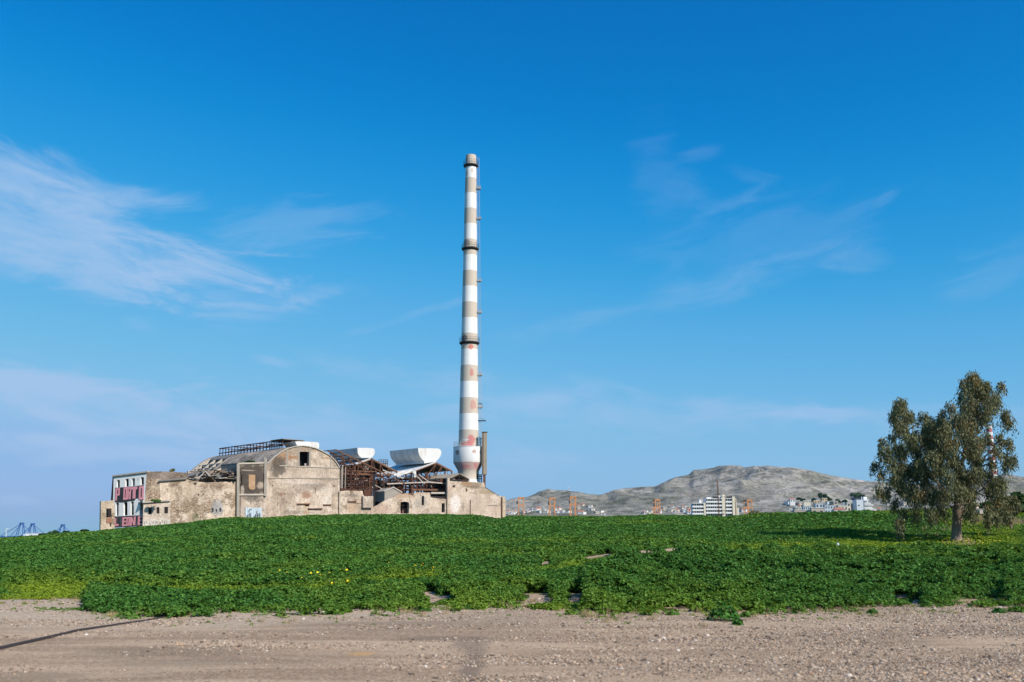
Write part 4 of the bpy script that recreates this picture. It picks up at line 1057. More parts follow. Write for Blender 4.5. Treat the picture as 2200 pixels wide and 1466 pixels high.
ch = empty('factory_chimney', Vector((cpos.x, cpos.y, 5)), 'tall round chimney ringed in white and beige bands above the ruined factory', 'chimney')
bands = [384.5, 417, 450, 483, 516.5, 550, 583.6, 617, 651, 684.5, 718, 752, 786.6, 821, 856, 890, 925, 961]
wh, be = (.82, .81, .78), (.56, .475, .385)
order = sorted(bands, reverse=True)
zs = [zy(y) for y in order]; colsb = []
for i in range(len(order) + 1): colsb.append(be if i % 2 == 1 else wh)
zs.append(zy(361)); colsb.append(be)
# colsb[0] is below 961 (collar, drawn by its own material)
M['shaft'], n, b, c, P = banded('chimney_paint', zs, colsb)
for (px, py, rx, ry, cc, stg) in [(1013, 945, 9, 12, (.52, .12, .13), .75), (1005, 954, 14, 5, (.55, .14, .15), .7), (1013, 800, 5, 10, (.55, .12, .10), .6), (1016, 870, 7, 12, (.5, .15, .13), .5), (1012, 745, 6, 6, (.6, .1, .08), .7), (1000, 945, 8, 2, (.7, .7, .7), .7), (998, 726, 7, 9, (.08, .08, .08), .75), (1003, 520, 8, 9, (.15, .13, .12), .55), (984, 947, 2.5, 9, (.1, .09, .09), .7), (1006, 345, 6, 5, (.5, .5, .5), .8), (1009, 352, 9, 3, (.12, .09, .07), .6), (1003, 370, 3, 7, (.5, .25, .1), .5), (1014, 364, 2.5, 6, (.45, .22, .1), .5)]:
    q = at(px, py, CD - 2); mm = n.mapping(P, tuple(q), (0, 0, 0), (rx / F * CD, 4.0, ry / F * CD), 'TEXTURE')
    d_ = n.math('ADD', n.vmath('LENGTH', mm), n.math('MULTIPLY', n.math('SUBTRACT', n.noise(P, .9, 7, .72), .5), 1.7))
    c = n.mix(n.math('MULTIPLY', n.step(d_, 1.05, .75), stg), c, cc)
n.set(b.inputs['Base Color'], c)
wid = [(335, 22), (340, 22.4), (361, 23.5), (516, 28), (752, 35.5), (925, 42), (962, 43)]
m = MB(); pr_ = [(wpx(np.interp(y, [q[0] for q in wid], [q[1] for q in wid]), y), zy(y)) for y in [963, 940, 925, 890, 856, 821, 786, 752, 718, 684, 651, 617, 583, 550, 516, 483, 450, 417, 384, 361, 340, 335]]
pr_.append((pr_[-1][0] * .78, pr_[-1][1])); pr_.append((pr_[-1][0], pr_[-1][1] - 3))
m.lathe(cpos, pr_, 48); m.build('shaft', M['shaft'], ch, True)
M['collar'], n, b, c, P = banded('collar_paint', [zy(1030.5), zy(1011), zy(994.5)], [(.78, .77, .74), (.55, .47, .385), (.50, .34, .30), (.86, .85, .83)])
for (px, py, rx, ry, cc, stg) in [(982, 971, 5, 7, (.3, .16, .1), .8), (1019, 970, 5, 5, (.42, .2, .13), .7), (1032, 971, 3, 4, (.2, .2, .22), .7), (1000, 1002, 14, 4, (.55, .13, .14), .5), (1022, 1000, 5, 6, (.5, .12, .13), .5)]:
    q = at(px, py, CD - 3); mm = n.mapping(P, tuple(q), (0, 0, 0), (rx / F * CD, 4.0, ry / F * CD), 'TEXTURE')
    d_ = n.math('ADD', n.vmath('LENGTH', mm), n.math('MULTIPLY', n.math('SUBTRACT', n.noise(P, 1.3, 7, .75), .5), 2.4))
    c = n.mix(n.math('MULTIPLY', n.step(d_, 1.0, .7), stg), c, cc)
n.set(b.inputs['Base Color'], c)
r1, r0 = wpx(65, 975), wpx(45.5, 1015)
m = MB(); m.lathe(cpos, [(wpx(47, 1040), 4), (wpx(47, 1035), zy(1031)), (r0, zy(1030)), (r0, zy(1012)), (r1, zy(994.5)), (r1 * 1.0, zy(962.5)), (r1 * 1.02, zy(962)), (r1 * 1.02, zy(961)), (r0 * .9, zy(961))], 48); m.build('collar', M['collar'], ch, True)


def ringrail(z, r_, h, name='railing'):
    m = MB(); N_ = 18
    for zz in (z + h * .5, z + h):
        for k in range(N_):
            a, b_ = 2 * math.pi * k / N_, 2 * math.pi * (k + 1) / N_
            m.bar((cpos.x + r_ * math.cos(a), cpos.y + r_ * math.sin(a), zz), (cpos.x + r_ * math.cos(b_), cpos.y + r_ * math.sin(b_), zz), .04)
    for k in range(N_):
        a = 2 * math.pi * k / N_; m.bar((cpos.x + r_ * math.cos(a), cpos.y + r_ * math.sin(a), z), (cpos.x + r_ * math.cos(a), cpos.y + r_ * math.sin(a), z + h), .04)
    return m


for (y, wd) in [(358, 32), (536.5, 37), (738.5, 43.5)]:
    rp = wpx(wd, y); ri = wpx(np.interp(y, [q[0] for q in wid], [q[1] for q in wid]), y); z = zy(y)
    m = MB(); m.lathe(cpos, [(ri * .9, z - .35), (ri * 1.05, z - .35), (rp, z), (rp, z + .22), (ri * .9, z + .22)], 40); pf = m.build('platform', M['darksteel'], ch)
    ringrail(z + .2, rp * .98, 1.1).build('railing', M['darksteel'], pf)
m = ringrail(zy(961), r1 * .98, 1.1); m.build('railing', M['palesteel'], ch)
# caged ladder
m = MB(); yl = list(np.linspace(340, 960, 60))
prev = None
for i, y in enumerate(yl):
    r_ = wpx(np.interp(y, [q[0] for q in wid], [q[1] for q in wid]), y)
    p = Vector((cpos.x + r_ + .28, cpos.y - .3, zy(y)))
    if prev is not None:
        for dx in (-.12, .45): m.bar(prev + Vector((dx, 0, 0)), p + Vector((dx, 0, 0)), .05)
        for k in range(3):
            q = prev.lerp(p, k / 3); m.bar(q + Vector((-.12, 0, 0)), q + Vector((.45, 0, 0)), .045)
    prev = p
m.build('ladder', M['palesteel'], ch)
for y in (406, 471, 604, 672, 806, 875):
    r_ = wpx(np.interp(y, [q[0] for q in wid], [q[1] for q in wid]), y); c_ = Vector((cpos.x + r_ + .55, cpos.y - .3, zy(y)))
    m = MB(); m.box(c_, (1.0, .8, .3)); m.box(c_ + Vector((0, -.38, .5)), (1.0, .06, .08)); m.box(c_ + Vector((.46, 0, .5)), (.06, .7, .08)); m.box(c_ + Vector((.46, -.38, .25)), (.06, .06, .6)); m.bar(c_ - Vector((.5, 0, .9)), c_ + Vector((.3, 0, -.1)), .1)
    m.build('ladder_platform', M['palesteel'], ch)
for (y, x1) in [(904.5, 1044), (868, 1036)]:
    m = MB(); p0 = Vector((cpos.x + 1.5, cpos.y - .5, zy(y))); p1 = at(x1, y, CD - .5); m.bar(p0, p1, .22 if y > 900 else .12); m.bar(at(1030, y - 8 if y > 900 else y - 2, CD - .5), p1, .05); m.build('davit_arm', M['darksteel'], ch)

# duct beside it
dk = empty('metal_flue', base_of(at(1040, 1050, 224)), 'tall brown square flue standing right beside the chimney', 'flue')
p0, p1 = at(1035.8, 930, 224), at(1045.8, 1020, 224); cx = (p0.x + p1.x) / 2
m = MB(); m.box((cx, 224, (p0.z + p1.z) / 2), (p1.x - p0.x, 1.2, p0.z - p1.z)); m.build('casing', M['tansheet'], dk)
m = MB(); m.box((p0.x + .27, 223.36, (p0.z + p1.z) / 2), (.12, .1, p0.z - p1.z)); m.build('corner_angle', M['rust'], dk)
q = at(1040.5, 1044, 224)
m = MB(); m.box((q.x, 224, (p1.z + q.z) / 2 - .5), (.55, .8, p1.z - q.z + 1)); m.build('lower_duct', M['rust2'], dk)
m = MB(); m.box((cx, 224, p0.z + .08), (p1.x - p0.x + .14, 1.34, .16)); m.build('cap', M['rust'], dk)
gn = empty('access_platform', base_of(at(1030, 1040, 224.5)), 'small dark railed access platform between chimney foot and brown flue', 'platform')
m = MB()
for (a, b_) in [((1025, 1029), (1036, 1029)), ((1025, 1024), (1036, 1024)), ((1025, 1020.5), (1036, 1020.5)), ((1031, 1020), (1031, 1046)), ((1034.5, 1020), (1034.5, 1046)), ((1026, 1020), (1026, 1030)), ((1028, 1012), (1033, 998))]: m.bar(at(*a, 224.5), at(*b_, 224.5), .18)
m.build('frame', M['darksteel'], gn)
m = MB()
for (a, b_) in [((1031, 938), (1031, 962)), ((1033.2, 940), (1033.2, 962)), ((1030, 943), (1036, 944)), ((1030, 950), (1034, 950))]: m.bar(at(*a, 224.5), at(*b_, 224.5), .12)
m.build('upper_bracket', M['darksteel'], gn)

# ------------------------------------------------------------------ straddle carriers
M['carrierglass'] = M['glassy']
CARR = [(1113, 1126, 1068, 'orange port carrier frame standing closest to the factory end wall'), (1180, 1193, 1069.5, 'orange port carrier frame second from the factory, a little darker'), (1225, 1238, 1066.5, 'tallest yellowish orange port carrier frame before the scrubby ridge'),
        (1406.5, 1418, 1073, 'orange port carrier frame standing alone left of the apartment block'), (1604, 1616, 1073.5, 'orange port carrier frame just right of the apartment block')]
for (x0, x1, yt, lab) in CARR:
    YD = 620.0; a, b_ = at(x0, yt, YD), at(x1, yt, YD); gz = float(ground_z((a.x + b_.x) / 2, YD)); wd = b_.x - a.x; top = a.z; Ln = 9.0
    root = empty('straddle_carrier', Vector(((a.x + b_.x) / 2, YD, gz)), lab, 'port carrier', 'orange straddle carriers along the skyline')
    cx = (a.x + b_.x) / 2; mid = at(x0, yt + 17, YD).z
    for sx_ in (-1, 1):
        for yy in (YD, YD + Ln):
            m = MB(); m.bar((cx + sx_ * (wd / 2 - .3), yy, gz + 1.2), (cx + sx_ * (wd / 2 - .3), yy, top), .46, .46); m.build('leg', M['orange'], root)
        m = MB(); m.bar((cx + sx_ * (wd / 2 - .3), YD + .3, top - .5), (cx + sx_ * (wd / 2 - .3), YD + Ln - .3, top - .5), .6, .9); m.build('side_beam', M['orange'], root)
        m = MB(); m.bar((cx + sx_ * (wd / 2 - .3), YD - 1.2, gz + 1.4), (cx + sx_ * (wd / 2 - .3), YD + Ln + 1.2, gz + 1.4), .7, .9); m.build('base_beam', M['orange'], root)
        for yy in (YD - .6, YD + 3, YD + 6, YD + Ln + .6):
            m = MB(); m.tube([(cx + sx_ * (wd / 2 - .3) - .3, yy, gz + .7), (cx + sx_ * (wd / 2 - .3) + .3, yy, gz + .7)], .7, 14); m.build('wheel', M['darksteel'], root)
    for yy in (YD + .05, YD + Ln):
        m = MB(); m.bar((cx - wd / 2 + .6, yy, top - .45), (cx + wd / 2 - .6, yy, top - .45), .55, .85); m.build('cross_beam', M['orange'], root)
        m = MB(); m.bar((cx - wd / 2 + .6, yy, mid), (cx + wd / 2 - .6, yy, mid), .5, .6); m.build('cross_beam', M['orange'], root)
    m = MB(); m.box((cx - wd / 2 - .5, YD + .5, mid + 1.5), (.8, 1.5, 2.0)); m.build('cabin', M['carrierglass'], root)

# red lattice mast before the apartments
YD = 640.0
a, b_ = at(1541.5, 1033, YD), at(1542, 1112, YD)
mr = empty('lattice_mast', Vector((a.x, YD, b_.z)), 'slim orange brown lattice mast rising in front of the apartment block', 'mast')
m = MB(); hw = .32
for dx in (-hw, hw):
    for dy in (-hw, hw): m.bar((a.x + dx, YD + dy, b_.z - 3), (a.x + dx * .7, YD + dy * .7, a.z), .16)
z = b_.z - 2; k = 0
while z < a.z - 1:
    for dy in (-hw, hw): m.bar((a.x - hw * (1 if k % 2 else -1) * .9, YD + dy * .9, z), (a.x + hw * (1 if k % 2 else -1) * .9, YD + dy * .9, z + 1.2), .1)
    z += 1.2; k += 1
m.build('lattice', M['rust2'], mr)
m = MB(); m.box((a.x - .2, YD, a.z - .9), (.7, .6, 1.6)); m.build('mast_head', M['terracotta'], mr)

# ------------------------------------------------------------------ apartment block
YD = 800.0


def ap_box(mb_, x0, y0, x1, y1, d0, dep):
    p, q = at(x0, y0, YD), at(x1, y1, YD)
    mb_.box(((p.x + q.x) / 2, YD + d0 + dep / 2, (p.z + q.z) / 2), (abs(q.x - p.x), dep, abs(p.z - q.z)))


ab = empty('apartment_block', base_of(at(1537, 1108, YD)), 'stepped cream and white apartment block with long balconies below the hill', 'apartment block')


def part(name, mat, *bx, parent=None):
    m = MB()
    for q in bx: ap_box(m, *q)
    return m.build(name, M[mat], parent or ab)


part('core', 'white', (1490, 1081.5, 1512, 1120, 2.5, 9), parent=ab); part('core', 'white', (1517.5, 1071.5, 1551, 1120, 2.5, 10), parent=ab); part('core', 'white', (1560, 1072, 1573, 1120, 2.5, 10), parent=ab)
part('stair_tower', 'cream', (1551, 1065.5, 1559.6, 1120, .6, 10)); part('tower_top', 'cream', (1552.6, 1063.3, 1558.6, 1065.8, 2, 4))
part('end_wall', 'cream', (1573, 1067.5, 1580.6, 1120, 0, 12)); part('end_wall', 'cream', (1580.6, 1071, 1584, 1120, .5, 11)); part('end_wall', 'cream', (1584, 1091.5, 1589.2, 1120, .8, 10))
part('pillar', 'cream', (1512, 1080.5, 1517.3, 1120, .2, 11))
part('penthouse', 'white', (1520, 1068.5, 1530, 1073, 4, 6)); part('penthouse', 'white', (1504, 1074, 1509, 1081.5, 4, 5)); part('penthouse', 'white', (1545, 1064.5, 1551, 1069, 4, 5))
for (x0, x1, ys) in [(1488, 1512, (1081, 1089.5, 1097.2, 1104.8)), (1517.5, 1551, (1071.5, 1079.3, 1087.2, 1095, 1102.8)), (1560, 1573, (1070.8, 1079.3, 1087.2, 1095, 1102.8))]:
    for i, y in enumerate(ys):
        bal = part('balcony', 'white', (x0 - .3, y - .2, x1 - .1, y + .9, .3, 2.4))
        if i: part('parapet', 'white', (x0 - .2, y - 2.6, x1 - .2, y - .2, .3, .15), parent=bal)
        nwin = int((x1 - x0) / 4.2)
        for k in range(nwin):
            xw = x0 + (k + .18) * (x1 - x0) / nwin; part('window', 'glassy', (xw, y + 1.4, xw + (x1 - x0) / nwin * (.5 + .25 * ((k * 7 + i * 3) % 3) / 2), y + 6.2, 2.42, .06))
for (x0, y0, x1, y1) in [(1552.5, 1096.5, 1554.5, 1098.5), (1555.5, 1096.5, 1557.5, 1098.5), (1552.5, 1104, 1557, 1106), (1552.5, 1066.6, 1554, 1067.8), (1556.5, 1066.6, 1558, 1067.8)]: part('window', 'glassy', (x0, y0, x1, y1, .54, .06))
part('railing', 'darksteel', (1533, 1067, 1545, 1070, 3, .1), (1561, 1066.5, 1573, 1070.2, 1, .1), (1533, 1066.6, 1545, 1067, 3, 3))

# ------------------------------------------------------------------ houses of the town
random.seed(12)
TOWN = 'small houses at the foot of the hills'
WINM = M['glassy']


def house(px, py, w_px, h_px, mat, label, group=TOWN, roof=None, dep=8.0, Y=None, name='house', rot=0.0, nw=2, nf=1):
    p = hill_pt(px, py) if Y is None else at(px, py, Y)
    sc_ = p.y / F; W_, H_ = w_px * sc_, h_px * sc_
    u = Vector((math.cos(rot), math.sin(rot), 0)); nv = Vector((-u.y, u.x, 0))
    e_ = empty(name, p, label, 'house', group)
    m = MB(); c_ = p + nv * dep / 2; m.box(c_ + Vector((0, 0, H_ / 2 - 1.5)), (W_, dep, H_ + 3), u); m.build('wall', M[mat], e_)
    m = MB()
    if roof == 'tiles':
        a = [c_ + u * sx_ * (W_ / 2 + .3) + nv * sy * (dep / 2 + .3) + Vector((0, 0, H_)) for sx_, sy in ((-1, -1), (1, -1), (1, 1), (-1, 1))]
        r0_, r1_ = c_ - u * W_ * .25 + Vector((0, 0, H_ + 1.6)), c_ + u * W_ * .25 + Vector((0, 0, H_ + 1.6))
        m.add(a + [r0_, r1_], [(0, 1, 5, 4), (1, 2, 5), (2, 3, 4, 5), (3, 0, 4), (3, 2, 1, 0)]); m.build('roof', M['terracotta'], e_)
    else:
        m.box(c_ + Vector((0, 0, H_ + .15)), (W_ + .5, dep + .5, .3), u); m.build('roof', M['white' if mat != 'white' else 'beige'], e_)
    for f_ in range(nf):
        for k in range(nw):
            x = (k + .5) / nw * W_ - W_ / 2; fh = H_ / nf
            m = MB(); m.box(p + u * x - nv * .02 + Vector((0, 0, f_ * fh + fh * .5)), (W_ / nw * .42, .08, fh * .45), u); m.build('window', WINM, e_)
    return e_


mats = ['white', 'white', 'white', 'cream', 'beige', 'cream', 'white', 'shadeblue']
LABH = {('white', None): 'small white flat roofed house at the foot of the hill', ('cream', None): 'small cream flat roofed house at the foot of the hill', ('beige', None): 'small beige flat roofed house at the foot of the hill', ('shadeblue', None): 'small bluish white flat roofed house at the foot of the hill',
        ('white', 'tiles'): 'small white house with red tiled roof at the hill foot', ('cream', 'tiles'): 'small cream house with red tiled roof at the hill foot', ('beige', 'tiles'): 'small beige house with red tiled roof at the hill foot', ('shadeblue', 'tiles'): 'small bluish white house with red tiled roof at the hill foot'}
spots = []
for (x0, x1, y0, y1, k) in [(1090, 1112, 1101, 1108, 8), (1127, 1162, 1097, 1106, 14), (1163, 1180, 1100, 1106, 5), (1194, 1224, 1097, 1107, 10), (1240, 1262, 1101, 1108, 7), (1243, 1275, 1089, 1098, 6), (1276, 1300, 1102, 1109, 4), (1380, 1406, 1101, 1108, 10), (1419, 1486, 1092, 1106, 26), (1592, 1604, 1100, 1107, 4), (1690, 1730, 1074, 1100, 12), (1860, 1900, 1098, 1104, 5), (1930, 1990, 1085, 1092, 5)]:
    for _ in range(k): spots.append((random.uniform(x0, x1), random.uniform(y0, y1)))
for (px, py) in sorted(spots, key=lambda q: q[1]):
    mt = random.choice(mats); rf = 'tiles' if random.random() < .22 else None
    house(px, py, random.uniform(3, 8.5), random.uniform(2.6, 5.2), mt, LABH[(mt, rf)], roof=rf, rot=random.uniform(-.5, .3), nw=random.choice([1, 2, 2, 3]), dep=random.uniform(6, 10))
NEAR = 'larger houses along the hillside edge'
for (x0, x1, y0, y1, mt, lab, rf, nw, nf, Y) in [
    (1708, 1740, 1097, 1110, 'beige', 'long low beige building with dark openings left of the beige blank wall', None, 6, 1, 700), (1727, 1744, 1088, 1097, 'shadeblue', 'pale blue flat block with rooftop tanks above the long low building', None, 4, 1, 760),
    (1745, 1772, 1092.5, 1112, 'beige', 'blank beige walled building, plainest in the hillside row', None, 2, 1, 690), (1753, 1768, 1082, 1092.5, 'shadeblue', 'light blue block rising behind the blank beige building', None, 2, 1, 780), (1774, 1796, 1087, 1112, 'shadeblue', 'bluish white three storey block left of the red roofed house', None, 4, 3, 720),
    (1792, 1801, 1078, 1092, 'beige', 'narrow beige tower house behind the bluish white block', None, 1, 2, 800), (1778, 1793, 1077.5, 1087, 'white', 'white upper block with blank side above the bluish white one', None, 1, 2, 810), (1793, 1818, 1096, 1110, 'white', 'white house with dark red roof before the hillside row', 'tiles', 3, 1, 640), (1802, 1821, 1087, 1098, 'cream', 'low cream block behind the red roofed white house', None, 3, 1, 740),
    (1812, 1820, 1081, 1088, 'shadeblue', 'little bluish block with roof tanks behind the cream one', None, 2, 1, 800), (1821, 1828.5, 1080.5, 1100, 'cream', 'narrow tall cream block beside the shade coloured one', None, 1, 2, 760), (1828.5, 1840.5, 1082, 1100, 'glassy', 'shade coloured dark block squeezed left of the white terraced building', None, 1, 1, 765),  # last block: shade of its wall put into the dark colour
    (1750, 1762, 1076, 1083, 'ochre', 'orange ochre house high on the slope', None, 2, 1, 1000), (1727, 1741, 1076, 1080.5, 'cream', 'long pale cream house high on the slope', None, 3, 1, 1000), (1698, 1708, 1073, 1080, 'white', 'white and pinkish house with red roof high on the slope', 'tiles', 2, 1, 1050), (1767, 1777, 1071, 1076, 'ochre', 'small ochre house below the dark hillside trees', None, 2, 1, 1100), (1710, 1722, 1091, 1096, 'cream', 'cream house with yellowish wall behind the long low building', None, 2, 1, 800)]:
    p = at((x0 + x1) / 2, y1, Y)
    house((x0 + x1) / 2, y1, x1 - x0, y1 - y0, mt, lab, NEAR, rf, 9.0, Y, 'house', -.15, nw, nf)
YD = 740.0
ab2 = empty('terraced_building', base_of(at(1858, 1098, YD)), 'white building with curved stepped terraces at the right end of the row', 'apartment block')
part('side_wall', 'shadeblue', (1840, 1074, 1856.5, 1104, 0, 9), parent=ab2); part('window', 'glassy', (1843.5, 1085, 1847, 1087.6, -.06, .1), parent=ab2)  # white block's left face: bluish shade put into the colour
part('core', 'shadeblue', (1856.5, 1073, 1868, 1104, 1.5, 8), parent=ab2); part('rooftop_room', 'glassy', (1842, 1069.6, 1855, 1074, 2, 5), parent=ab2); part('rooftop_frame', 'white', (1851.5, 1067.5, 1853, 1074, 1, 1), (1858, 1067.5, 1866, 1073, 3, 4), parent=ab2)
for (x1, y) in [(1866, 1074), (1871, 1080.5), (1876.5, 1084), (1874, 1089.5), (1877, 1092.5), (1872, 1097)]: part('terrace', 'white', (1856.6, y, x1, y + 2.2, -.4, 6), parent=ab2)

# mast on the far ridge
p = at(1222.5, 1056, 2950)
tw = empty('ridge_mast', p, 'tiny red and white antenna mast on the left ridge', 'mast')
for k in range(4):
    m = MB(); z0_ = p.z - 3 + k * 4.2; m.box((p.x, p.y, z0_ + 2.1), (2.2 - k * .3, 2.2 - k * .3, 4.2)); m.build('mast_section', M['white' if k % 2 else 'terracotta'], tw)

# second striped chimney behind the tree
YD = 560.0
top, bot = at(2134.5, 914, YD), at(2136, 1045, YD)
z0_, z1_ = bot.z - 25, top.z; hb = (at(2134, 915, YD).z - at(2134, 922.5, YD).z)
zs2 = [z1_ - hb * k for k in range(28, 0, -1)]
M['stripe2'], n, b, c, P = banded('red_white_paint', zs2, [(.42, .12, .12) if k % 2 else (.78, .77, .76) for k in range(29)])
sc2 = empty('striped_chimney', Vector((bot.x, YD, z0_)), 'distant red and white striped chimney half hidden behind the tree', 'chimney')
m = MB(); m.lathe((bot.x, YD), [(2.3, z0_), (2.2, bot.z), (1.55, z1_), (1.2, z1_), (1.2, z1_ - 1)], 28); m.build('shaft', M['stripe2'], sc2, True)
m = MB(); zz = at(2134, 1002, YD).z; m.lathe((bot.x, YD), [(1.7, zz), (2.7, zz + .1), (2.7, zz + .5), (1.7, zz + .5)], 24); m.build('platform', M['darksteel'], sc2)

# ------------------------------------------------------------------ harbour cranes far left
for i, (px, py, wl, wr, lab) in enumerate([(47, 1125, 46, 26, 'blue harbour crane, leftmost of three, its long boom reaching the frame edge'), (70.5, 1126.5, 26, 30, 'blue harbour crane in the middle behind the white shed'), (135, 1128.5, 26, 24, 'blue harbour crane standing apart nearest the factory')]):
    YD = 1700.0 + i * 60; ap = at(px, py, YD); bz = at(px, 1153, YD).z
    root = empty('quay_crane', Vector((ap.x, YD, -12)), lab, 'harbour crane', 'blue quay cranes across the harbour')
    L_, R_ = at(px - wl, 1153, YD).x, at(px + wr, 1153, YD).x
    m = MB(); m.bar((L_, YD, bz), (R_, YD, bz), 2.2, 2.2); m.build('boom', M['blue'], root)
    for dy in (-5, 5):
        for dx in (-9, 7): 
            m = MB(); m.bar((ap.x + dx, YD + dy, -12), (ap.x + dx * .3, YD + dy * .3, ap.z), .95); m.build('leg', M['blue'], root)
    m = MB()
    for (xx, zz, t_) in [(L_, bz + 1, .8), ((L_ + ap.x) / 2, bz + 1, .7), (R_, bz + 1, .7), ((R_ + ap.x) / 2, bz + 1, .6)]: m.bar((ap.x, YD, ap.z), (xx, YD, zz), t_)
    m.build('stay', M['blue'], root)
    m = MB(); m.box((ap.x, YD, ap.z + .4), (6.5, 4, 2.2)); m.build('mast_head', M['blue'], root)
    m = MB(); m.box((ap.x + 8, YD, bz + 2.5), (8, 5, 4)); m.build('machine_house', M['shadeblue'], root)
wpn = at(80, 1153, 1500)
e = empty('harbour_shed', Vector((wpn.x, 1500, -12)), 'long white harbour shed below the blue cranes', 'shed')
m = MB(); p, q = at(56, 1146, 1500), at(103, 1153, 1500); m.box(((p.x + q.x) / 2, 1510, (p.z - 12) / 2), (q.x - p.x, 20, p.z + 12)); m.build('wall', M['white'], e)
m = MB(); m.box(((p.x + q.x) / 2, 1510, p.z + .2), (q.x - p.x + 1, 21, .5)); m.build('roof', M['shadeblue'], e)
m = MB(); m.box(((p.x + q.x) / 2 + 4, 1499.8, p.z - 3.5), ((q.x - p.x) * .6, .3, 1.2)); m.build('window_strip', M['glassy'], e)
e = empty('light_pole', at(13, 1160, 300), 'thin pale light pole at the far left edge', 'lamp post')
m = MB(); m.tube([at(13, 1168, 300), at(13, 1136, 300)], [.10, .06], 8); m.build('pole', M['white'], e)
m = MB(); m.bar(at(12.4, 1136.4, 300), at(19.5, 1136.2, 300), .16); m.build('lamp_arm', M['white'], e)

# ------------------------------------------------------------------ vegetation
def leaf_mat(name, dark, light, yellow, attr=True, trans=.25):
    m, n, b = new_mat(name)
    P = n.new('ShaderNodeNewGeometry').outputs['Position']
    if attr: t = n.new('ShaderNodeAttribute', attribute_name='tint', attribute_type='INSTANCER').outputs['Fac']
    else: t = n.step(n.noise(P, 1.1, 4), .52, .74)
    ri = n.new('ShaderNodeNewGeometry').outputs['Random Per Island']
    c = n.mix(ri, dark, light); c = n.mix(t, c, yellow)
    n.nodes.remove(b)
    d = n.new('ShaderNodeBsdfDiffuse', {0: c}); tr = n.new('ShaderNodeBsdfTranslucent', {0: n.mix(.5, c, yellow)}); gl = n.new('ShaderNodeBsdfGlossy', {0: (.9, .95, 1), 1: .45})
    x = n.new('ShaderNodeMixShader', {0: trans, 1: d.outputs[0], 2: tr.outputs[0]}); y = n.new('ShaderNodeMixShader', {0: .008, 1: x.outputs[0], 2: gl.outputs[0]})
    n.links.new(y.outputs[0], n.nodes['Material Output'].inputs[0])
    return m


M['mallow'] = leaf_mat('mallow_leaf', (.024, .098, .016), (.115, .265, .048), (.28, .36, .025))
M['mallow2'] = leaf_mat('weed_leaf', (.024, .098, .016), (.115, .265, .048), (.13, .25, .04), False)
M['eucalypt'] = leaf_mat('eucalyptus_leaf', (.092, .108, .046), (.225, .225, .115), (.27, .18, .07), False, .2)
M['bushleaf'] = leaf_mat('bush_leaf', (.020, .055, .014), (.05, .10, .025), (.08, .12, .03), False, .2)


def leaf_disc(c, nrm_, r_, seg=6, cup=.25, lobes=True, rs=random):
    """rounded lobed leaf as a small fan"""
    nrm_ = nrm_.normalized(); a = nrm_.orthogonal().normalized(); b = nrm_.cross(a); ph = rs.random() * 6.28
    vv = [c - nrm_ * r_ * cup]
    for k in range(seg):
        t = ph + 2 * math.pi * k / seg; q = r_ * (1.0 if k % 2 == 0 or not lobes else .78)
        vv.append(c + a * math.cos(t) * q + b * math.sin(t) * q + nrm_ * r_ * cup * (.5 if k % 2 else 0))
    return vv, [(0, 1 + k, 1 + (k + 1) % seg) for k in range(seg)]


def leaf_clump(seed, rad, nl, lr, hgt):
    rs = random.Random(seed); v_, f_ = [], []
    for _ in range(nl):
        r_ = rad * math.sqrt(rs.random()); t = rs.random() * 6.283
        z = hgt * (1 - (r_ / rad) ** 2 * .8) * (.45 + .6 * rs.random())
        nv = Vector((math.cos(t) * r_ / rad * .8 + rs.gauss(0, .45), math.sin(t) * r_ / rad * .8 + rs.gauss(0, .45), 1.0))
        vv, ff = leaf_disc(Vector((r_ * math.cos(t), r_ * math.sin(t), z)), nv, lr * rs.uniform(.6, 1.25), 6, .25, True, rs)
        b0_ = len(v_); v_ += [tuple(p) for p in vv]; f_ += [tuple(i + b0_ for i in q) for q in ff]
    return np.array(v_), np.array(f_)


def proto_collection(name, meshes):
    c = bpy.data.collections.new(name)       # never linked to the scene: only a source of shapes
    for nm, v_, f_, mt in meshes:
        me = bpy.data.meshes.new(nm); me.from_pydata([tuple(p) for p in v_], [], [tuple(f) for f in f_]); me.materials.append(mt)
        c.objects.link(bpy.data.objects.new(nm, me))
    return c


